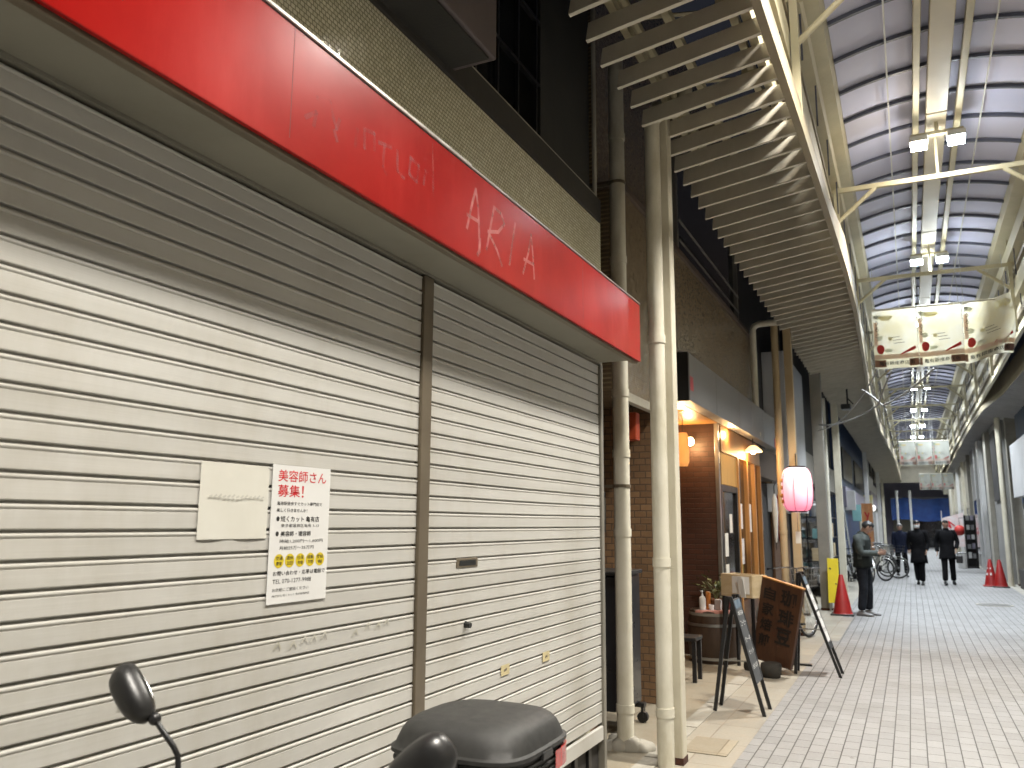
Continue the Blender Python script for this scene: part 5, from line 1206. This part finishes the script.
def person(label, loc, rz, pose, clothes, hair='hair', mask=False, h=1.70, grp=None, bulk=1.):
    """pose: dict of joints (x right of the figure is -x here; the figure faces -Y)"""
    t = thing('person', label, 'person', (0,0,0), grp)
    j = dict(pose); g = lambda k: Vector(j[k])
    body = []
    pel, chest, neck, head = g('pelvis'), g('chest'), g('neck'), g('head')
    hd = (head-neck).normalized(); face = g('face').normalized()
    body.append([(tuple(pel), .12, .095), (tuple(pel.lerp(chest,.5)), .10, .075), (tuple(chest), .10, .075), (tuple(neck-hd*.03), .058, .055), (tuple(neck+hd*.05), .05, .05), (tuple(neck+hd*.105), .072, .078), (tuple(neck+hd*.175+face*.008), .078, .092), (tuple(neck+hd*.245), .062, .074)])
    for s in ('l','r'):
        sh, el, wr = g('shoulder_'+s), g('elbow_'+s), g('wrist_'+s)
        hip, kn, an = g('hip_'+s), g('knee_'+s), g('ankle_'+s)
        body.append([(tuple(chest), .10, .075), (tuple(sh-Vector((0,0,.02))), .038, .038), (tuple(sh.lerp(el,.5)), .04, .04), (tuple(el), .036, .036), (tuple(el.lerp(wr,.4)), .036, .034), (tuple(wr), .024, .022)])
        body.append([(tuple(pel), .12, .095), (tuple(hip), .085, .085), (tuple(hip.lerp(kn,.5)), .072, .072), (tuple(kn), .052, .052), (tuple(kn.lerp(an,.35)), .052, .05), (tuple(an), .034, .036)])
        hv = g('hand_'+s).normalized(); sd = g('palm_'+s); sd = (sd-hv*sd.dot(hv)).normalized(); nn = hv.cross(sd)
        p1 = wr+hv*.085
        body.append([(tuple(wr), .024, .022), (tuple(wr+hv*.04), .030, .016), (tuple(p1), .034, .014)])
        cu = j.get('curl', .5)
        for k, (o_, L_) in enumerate(((.030,.068),(.010,.076),(-.010,.070),(-.029,.056))):
            b0 = wr+hv*.072+sd*o_; b1 = b0+(hv*(1-.2*cu)+nn*cu*.6).normalized()*L_*.5; b2 = b1+(hv*(1-cu)+nn*cu*1.1).normalized()*L_*.5
            body.append([(tuple(b0), .009, .009), (tuple(b1), .0085, .0085), (tuple(b2), .007, .007)])
        b0 = wr+hv*.03+sd*.028; b1 = b0+(hv*.6+sd*.7+nn*.3).normalized()*.035; b2 = b1+(hv*.9+sd*.1+nn*.4).normalized()*.032
        body.append([(tuple(b0), .011, .011), (tuple(b1), .0095, .0095), (tuple(b2), .008, .008)])
    me = skin_mesh(body)
    bm = bmesh.new(); bm.from_mesh(me)
    # nose and ears pushed out of the head
    c = neck+hd*.165; sdv = hd.cross(face).normalized()
    for v in bm.verts:
        q = v.co-c
        if q.length < .14:
            a, b_, u_ = q.dot(face), q.dot(sdv), q.dot(hd)
            if a > .04 and abs(b_) < .022 and -.035 < u_ < .02: v.co += face*.018*(1-abs(b_)/.022)
            if abs(b_) > .062 and abs(a) < .028 and -.035 < u_ < .035: v.co += sdv*(.014 if b_ > 0 else -.014)
    bm.to_mesh(me); bm.free()
    bo = link('body', me, M['skin'], t, 'all')
    for s in (-1, 1):
        mb = MB(); mb.ball(c+face*.083+sdv*.031*s+hd*.012, .010, .010, .006, 10, 6); mb.build('eye', M['black'], bo, smooth='all')
    if mask:
        mb = MB(); mb.rings([[c+face*(.105-abs(u)*.04)+sdv*u*.068-hd*(.012+v*.075)+face*(.012*math.sin(v*3.14)) for u in (-1,-.6,-.25,0,.25,.6,1)] for v in (0,.3,.6,1)], cap=False, closed=False); mb.build('face_mask', M['mask'], t, smooth='all')
    else:
        mb = MB(); mb.box(-.02,.02,-.004,.004,-.004,.004, Matrix.Translation(c+face*.086-hd*.05) @ Matrix((sdv, face, hd)).transposed().to_4x4()); mb.build('mouth', mat('lip', (.34,.14,.12), None, 9, .5), bo)
    # hair cap
    mb = MB(); rows = []
    long_ = clothes.get('long_hair')
    for a in range(0, 11):
        el = R(90-a*(13.5 if long_ else 11.5)); row = []
        for k in range(24):
            az = 2*math.pi*k/24; d = sdv*math.cos(az)*math.cos(el)*.087+face*math.sin(az)*math.cos(el)*.104+hd*math.sin(el)*.098
            if math.sin(az) > .25 and el < R(30): d = d.normalized()*d.length*.80+hd*.012   # opens over the face
            d *= 1.0+.07*noise.noise(d*22)+.06*noise.noise(d*60)
            row.append(c+hd*.012+d)
        rows.append(row)
    mb.rings(rows); mb.build('hair', M[hair], t, smooth='all')
    # trousers
    tr = []
    wp = pel+Vector((0,0,.09))
    for s in ('l','r'):
        hip, kn, an = g('hip_'+s), g('knee_'+s), g('ankle_'+s)
        tr.append([(tuple(wp), .150, .115), (tuple(pel), .155, .125), (tuple(hip-Vector((0,0,.03))), .105, .108), (tuple(hip.lerp(kn,.5)), .090, .092), (tuple(kn), .074, .078), (tuple(kn.lerp(an,.5)), .072, .075), (tuple(an+Vector((0,0,.0))), .065, .072)])
    link('trousers', skin_mesh(tr), M[clothes['trousers']], t, 'all')
    # jacket or coat: lofted trunk, shoulders and bent sleeves
    low = clothes.get('hem', .84); mb = MB(); nseg = 28
    lv = [(chest.z+.225, .070, .066), (chest.z+.185, .078, .074), (chest.z+.155, .125, .092), (chest.z+.125, .172, .108), (chest.z+.07, .198, .124), (chest.z-.03, .190, .135), (chest.z-.15, .176, .130), (pel.z+.08, .174, .130), (pel.z-.02, .186, .144)]
    if low < pel.z-.10: lv += [(pel.z-.14, .200, .160), ((pel.z-.14+low)/2, .210, .168), (low, .222, .178), (low+.006, .205, .162), (low+.12, .19, .15)]
    else: lv += [(low, .188, .146), (low+.005, .172, .13), (low+.08, .165, .125)]
    rows = []
    for z, w_, d_ in lv:
        if z > chest.z: c2_ = chest.lerp(neck, min(1, (z-chest.z)/max(.05, neck.z-chest.z)))
        else: c2_ = pel.lerp(chest, max(0, (z-pel.z)/(chest.z-pel.z)))
        row = []
        for k in range(nseg):
            an_ = 2*math.pi*k/nseg; e_ = .85
            p_ = Vector((c2_.x+w_*math.copysign(abs(math.cos(an_))**e_, math.cos(an_)), c2_.y+d_*math.copysign(abs(math.sin(an_))**e_, math.sin(an_)), z))
            if z < chest.z+.1:
                q_ = Vector((p_.x*7, p_.y*7, z*4+loc[0]*3)); p_ += Vector((math.cos(an_), math.sin(an_), 0))*(.013*noise.noise(q_)+.008*noise.noise(q_*2.7))
            row.append(p_)
        rows.append(row)
    mb.rings(rows, cap=False)
    for s in ('l','r'):
        sh, el, wr = g('shoulder_'+s), g('elbow_'+s), g('wrist_'+s)
        inn = sh.lerp(chest, .45); inn.z = sh.z-.01
        pts = [inn, sh+Vector((0,0,-.005)), sh.lerp(el,.3), sh.lerp(el,.65), el.lerp(sh,.12), el.lerp(wr,.14), el.lerp(wr,.5), el.lerp(wr,.85), el.lerp(wr,.97)]
        rr = [.070, .076, .070, .062, .059, .057, .053, .049, .047]
        rr = [q*(1+.10*noise.noise(Vector((i*1.9, loc[0]*5, 3 if s == 'l' else 8)))) for i, q in enumerate(rr)]
        mb.tube(pts, rr, 16)
    jo = mb.build('jacket' if low > .7 else 'coat', M[clothes['top']], t, 'all'); me = jo.data
    if 'sleeve' in clothes:
        me.materials.append(M[clothes['sleeve']])
        for p in me.polygons:
            if p.center.z > 1.02 and (abs(p.center.x) > .165 or p.center.z > 1.36 or p.center.y < -.165): p.material_index = 1
    tp = neck-hd*.012
    mb = MB(); mb.rings([[tp+hd*z+(sdv*math.cos(a)*.078+face*math.sin(a)*.076)*(1-.2*z/.06) for a in [2*math.pi*k/18 for k in range(18)]] for z in (-.03, .03, .055)], cap=False); mb.build('collar', M[clothes['top']], jo, smooth='all')
    # shoes
    for s in ('l','r'):
        an = g('ankle_'+s); fd = Vector(j.get('foot_'+s, (0,-1,0))).normalized(); sd = Vector((-fd.y, fd.x, 0)).normalized(); base = an.copy(); base.z = an.z-.085
        rows = []
        for d_, w_, hh in ((-.075,.025,.05),(-.05,.038,.085),(.02,.042,.09),(.09,.045,.06),(.15,.043,.045),(.18,.022,.03)):
            rows.append([base+fd*d_+sd*w_*math.cos(a)+Vector((0,0,max(0,hh*.5+hh*.55*math.sin(a)))) for a in [2*math.pi*k/12 for k in range(12)]])
        mb = MB(); mb.rings(rows); mb.build('shoe', M[clothes['shoe']], t, smooth='all')
    t.scale = (h/1.72*bulk, h/1.72*bulk, h/1.72)
    t.location = loc; t.rotation_euler = (0, 0, R(rz)); return t

def base_pose(**kw):
    p = dict(pelvis=(0,0,.93), chest=(0,.005,1.28), neck=(0,.01,1.455), head=(0,-.01,1.62), face=(0,-1,-.05),
        shoulder_l=(.18,.01,1.40), elbow_l=(.225,.03,1.12), wrist_l=(.215,-.04,.87), hand_l=(0,-.15,-1), palm_l=(0,-1,0),
        shoulder_r=(-.18,.01,1.40), elbow_r=(-.225,.03,1.12), wrist_r=(-.215,-.04,.87), hand_r=(0,-.15,-1), palm_r=(0,-1,0),
        hip_l=(.095,0,.89), knee_l=(.10,-.015,.49), ankle_l=(.10,.02,.085), hip_r=(-.095,0,.89), knee_r=(-.10,-.015,.49), ankle_r=(-.10,.02,.085), curl=.5)
    p.update(kw); return p
man = person('man with short black hair looking down at his phone, dark jacket and jeans', (-.84, 16.75, 0), 78,
    base_pose(head=(0,-.10,1.58), neck=(0,-.015,1.45), face=(0,-.8,-.6), elbow_l=(.21,-.02,1.12), wrist_l=(.09,-.25,1.10), hand_l=(-.4,-.85,.25), palm_l=(0,-.2,1), elbow_r=(-.21,-.03,1.12), wrist_r=(-.07,-.25,1.12), hand_r=(.4,-.85,.25), palm_r=(0,-.2,1), ankle_l=(.11,-.02,.085), knee_l=(.10,-.035,.49), ankle_r=(-.12,.03,.085)),
    dict(trousers='jeans', top='jacket', sleeve='sleeve', shoe='shoe_white', hem=.86), h=1.71, bulk=1.14)
ph = thing('mobile_phone', 'dark mobile phone held in both hands by the standing man', 'phone', (-.84, 16.75, 0))
mb = MB(); mb.box(-.036,.036,-.004,.004,-.075,.075); mb.build('body', M['black'], ph, bevel=.003, off=False)
mb = MB(); mb.box(-.032,.032,.0042,.005,-.068,.068); mb.build('screen', emis('phone screen', (.75,.85,1), .6), ph, off=False)
ph.location = (-.84+.385, 16.75+.08, 1.145); ph.rotation_euler = (R(-38), 0, R(78))
person('left of the two people in black coats walking, wearing a white face mask', (.14, 25.9, 0), -4,
    base_pose(elbow_l=(.24,.05,1.12), wrist_l=(.20,-.05,.93), elbow_r=(-.24,.05,1.12), wrist_r=(-.20,-.05,.93), knee_l=(.07,-.07,.50), ankle_l=(.06,-.05,.085), knee_r=(-.07,-.02,.49), ankle_r=(-.055,.12,.10), hip_l=(.085,0,.89), hip_r=(-.085,0,.89)),
    dict(trousers='trousers', top='coat', shoe='shoe', hem=.58), mask=True, h=1.74)
wm = person('right of the two people in black coats walking, hood collar and slim legs', (.86, 26.3, 0), 6,
    base_pose(elbow_l=(.27,.04,1.13), wrist_l=(.20,-.08,.96), elbow_r=(-.25,.06,1.12), wrist_r=(-.25,-.02,.88), knee_r=(-.10,-.10,.52), ankle_r=(-.12,-.16,.10), knee_l=(.10,.02,.49), ankle_l=(.12,.10,.10), face=(.25,-1,-.02)),
    dict(trousers='trousers', top='coat', shoe='shoe', hem=.68, long_hair=True), h=1.76)
hb_ = thing('hand_bag', 'dark bag hanging at the hand of the right walker in black', 'bag', (1.13, 26.26, .55))
mb = MB(); mb.box(1.06,1.22,26.14,26.34,.60,.80); mb.build('body', M['bag'], hb_, bevel=.02)
mb = MB(); mb.tube([(1.09,26.24,.80),(1.10,26.24,.88),(1.14,26.24,.92),(1.18,26.24,.88),(1.19,26.24,.80)], .008, 6); mb.build('handle', M['bag'], hb_)
person('grey haired person in a navy jacket walking behind the two black coats', (-.34, 29.6, 0), 12,
    base_pose(knee_l=(.10,-.10,.51), ankle_l=(.10,-.16,.10), knee_r=(-.10,.05,.48), ankle_r=(-.10,.20,.12)),
    dict(trousers='trousers', top='navy_coat', shoe='shoe', hem=.78), hair='hair_grey', h=1.66)

# ------------------------------------------------------------------ scooter in front of the shutters
sct = thing('motor_scooter', 'parked motor scooter with black top case and round black mirrors before the shutters', 'scooter', (-1.22, 1.7, 0))
cx = -1.22
def selip(w, d, e=.5, n=40, cx_=cx, cy=0., z=0.):
    out = []
    for k in range(n):
        a = 2*math.pi*k/n; c, s = math.cos(a), math.sin(a)
        out.append((cx_+w*math.copysign(abs(c)**e, c), cy+d*math.copysign(abs(s)**e, s), z))
    return out
cy = 2.37; cz0 = cx; cx -= .002
mb = MB(); mb.rings([selip(.175,.185,.5,40,cx,cy,.76), selip(.195,.205,.5,40,cx,cy,.79), selip(.208,.222,.45,40,cx,cy,.92), selip(.212,.226,.45,40,cx,cy,.97), selip(.212,.226,.45,40,cx,cy,.978)]); tc_ = mb.build('top_case', M['black_matte'], sct, smooth=True)
mb = MB()
for z in (.925, .945, .965): mb.rings([selip(.211,.225,.45,40,cx,cy,z-.006), selip(.217,.231,.45,40,cx,cy,z-.003), selip(.217,.231,.45,40,cx,cy,z+.003), selip(.211,.225,.45,40,cx,cy,z+.006)], cap=False)
mb.build('case_ribs', M['black_matte'], tc_, smooth=True)
mb = MB(); mb.rings([selip(.216,.23,.45,40,cx,cy,.980), selip(.223,.237,.45,40,cx,cy,.985), selip(.223,.237,.45,40,cx,cy,.996), selip(.214,.228,.46,40,cx,cy,1.001), selip(.210,.222,.5,40,cx,cy,1.02), selip(.202,.212,.53,40,cx,cy,1.042), selip(.192,.200,.56,40,cx,cy,1.056), selip(.178,.184,.58,40,cx,cy,1.066), selip(.15,.155,.62,40,cx,cy,1.074), selip(.10,.105,.7,40,cx,cy,1.079), selip(.04,.04,.8,40,cx,cy,1.081)]); mb.build('case_lid', M['black_matte'], tc_, smooth=True)
for s_ in (-1, 1):
    mb = MB(); mb.rings([[(cx+s_*.2165*abs(math.cos(a))**.45*q, cy+.2305*abs(math.sin(a))**.45*q, z) for a in [R(-8+6*k) for k in range(13)]] for z, q in ((.918,1.0),(.918,1.028),(.972,1.028),(.972,1.0))]); mb.build('red_reflector', M['reflector'], tc_)
mb = MB(); mb.box(cx+.2175, cx+.228, cy-.05, cy+.02, .968, .990); mb.box(cx-.05, cx+.05, cy-.243, cy-.2315, .966, .990); mb.build('latch', M['black'], tc_, bevel=.003)
cx = cz0; tc_.location.z -= .022
mb = MB(); mb.box(cx-.14, cx+.14, 2.12, 2.55, .715, .735); mb.build('rack', M['black_metal'], sct, bevel=.006)
# mirrors
def mirror(c, ax, L_, W_, stem):
    ax = Vector(ax).normalized(); fy = Vector((.10,-1,-.10)); fy = (fy-ax*fy.dot(ax)).normalized(); sd = ax.cross(fy)
    B = Matrix((ax, sd, fy)).transposed().to_4x4()
    mb = MB(); rows = []
    for q, sc_ in ((-.006,.96),(.006,1.0),(.022,.93),(.035,.74),(.042,.45),(.044,.12)):
        rows.append([Vector(c)+B @ Vector((L_*sc_*math.copysign(abs(math.cos(a))**.72, math.cos(a)), W_*sc_*(1+.12*math.cos(a))*math.copysign(abs(math.sin(a))**.8, math.sin(a)), q)) for a in [2*math.pi*k/32 for k in range(32)]])
    mb.rings(rows); ms = mb.build('mirror', M['black'], sct, smooth='all')
    mb = MB(); mb.rings([[Vector(c)+B @ Vector((L_*.9*math.copysign(abs(math.cos(a))**.72, math.cos(a)), W_*.88*math.copysign(abs(math.sin(a))**.8, math.sin(a)), q)) for a in [2*math.pi*k/32 for k in range(32)]] for q in (-.0065,-.010)]); mb.build('mirror_glass', M['chrome'], ms)
    mb = MB(); mb.tube(stem, .0065, 10); mb.cyl(stem[-1], Vector(stem[-1])-Vector((0,0,.03)), .013, n=12); mb.ball(stem[0], .014); mb.build('mirror_stem', M['black_metal'], sct, smooth=True)
mirror((-1.594, 1.40, 1.238), (-.68, 0, .74), .074, .036, [(-1.535,1.405,1.188),(-1.515,1.41,1.165),(-1.485,1.415,1.135),(-1.474,1.42,1.115),(-1.478,1.43,1.06)])
mirror((-.850, 1.40, 1.170), (.74, .12, .60), .082, .044, [(-.92,1.41,1.11),(-.95,1.415,1.09),(-.962,1.43,1.03)])
# steering, body, wheels
mb = MB(); mb.tube([(-1.56,1.48,1.035),(-1.45,1.43,1.045),(cx,1.40,1.02),(-.99,1.43,1.045),(-.88,1.48,1.035)], .013, 10); hb2 = mb.build('handlebar', M['black_metal'], sct, smooth=True)
for a_, b_ in (((-1.60,1.50,1.033),(-1.47,1.44,1.045)), ((-.84,1.50,1.033),(-.97,1.44,1.045))):
    mb = MB(); mb.cyl(a_, b_, .018, n=12); mb.build('grip', M['rubber'], hb2)
for q_ in ([(-1.44,1.40,1.062),(-1.5,1.37,1.064),(-1.62,1.40,1.058)], [(-1.0,1.40,1.05),(-.94,1.37,1.05),(-.82,1.40,1.045)]):
    mb = MB(); mb.tube(q_, .007, 8); mb.build('brake_lever', M['black'], hb2, smooth=True)
mb = MB(); mb.rings([selip(.10,.05,.7,24,cx,1.36,.92), selip(.14,.085,.65,24,cx,1.37,.98), selip(.13,.08,.65,24,cx,1.39,1.03), selip(.07,.05,.7,24,cx,1.40,1.052)]); hc = mb.build('handlebar_cowl', M['ivory'], sct, smooth='all')
mb = MB(); mb.ball((cx,1.295,.985), .062, .02, .05, 20, 10); mb.build('headlight', M['glass'], hc, smooth='all')
mb = MB(); mb.rings([selip(.16,.05,.6,24,cx,1.28,.32), selip(.19,.07,.6,24,cx,1.30,.5), selip(.17,.07,.6,24,cx,1.34,.75), selip(.08,.05,.6,24,cx,1.37,.91)]); mb.build('leg_shield', M['ivory'], sct, smooth='all')
mb = MB(); mb.box(cx-.14, cx+.14, 1.32, 1.78, .25, .31); mb.build('floor_board', M['black_matte'], sct, bevel=.01)
mb = MB(); mb.rings([selip(.10,.02,.6,24,cx,1.74,.4), selip(.15,.30,.6,24,cx,2.08,.42), selip(.16,.36,.6,24,cx,2.1,.55), selip(.13,.34,.6,24,cx,2.1,.68)]); mb.build('rear_body', M['ivory'], sct, smooth='all')
mb = MB(); mb.rings([selip(.11,.30,.6,24,cx,2.0,.682), selip(.14,.33,.6,24,cx,2.0,.70), selip(.13,.31,.6,24,cx,2.0,.735)]); mb.build('seat', M['black_matte'], sct, smooth=True)
for y in (1.12, 2.30):
    mb = MB(); mb.torus((cx,y,.205), .155, .05, 'X', 32, 12); ty = mb.build('wheel', M['rubber'], sct, smooth='all')
    mb = MB(); mb.cyl((cx-.03,y,.205),(cx+.03,y,.205),.115,n=24); mb.build('rim', M['steel'], ty)
mb = MB(); mb.tube([(cx-.06,1.12,.205),(cx-.06,1.22,.45),(cx,1.30,.6),(cx,1.38,.95)], .018, 10); mb.tube([(cx+.06,1.12,.205),(cx+.06,1.22,.45),(cx,1.30,.6)], .018, 10); mb.build('fork', M['steel_grey'], sct, smooth=True)
mb = MB(); mb.rings([[(cx+x, 1.12+(.235)*math.cos(R(a)), .205+.235*math.sin(R(a))+(.012 if x == 0 else 0)) for x in (-.06,0,.06)] for a in range(20, 165, 12)], cap=False, closed=False); mb.build('front_mudguard', M['ivory'], sct, smooth='all')
mb = MB(); mb.box(cx+.06, cx+.12, 1.95, 2.45, .2, .3); mb.tube([(cx-.07,2.30,.205),(cx-.09,2.42,.62)], .022, 10); mb.build('engine', M['black_metal'], sct, bevel=.01)
mb = MB(); mb.box(cx-.05, cx+.05, 2.44, 2.475, .55, .63); mb.build('tail_light', M['reflector'], sct, bevel=.01)
mb = MB(); mb.tube([(cx-.1,1.9,.28),(cx-.14,1.95,.0)], .012, 8); mb.tube([(cx+.1,1.9,.28),(cx+.14,1.95,.0)], .012, 8); mb.build('stand', M['black_metal'], sct)
sc.cycles.use_denoising = True
try: sc.cycles.use_light_tree = True
except Exception: pass
sc.cycles.max_bounces = 8
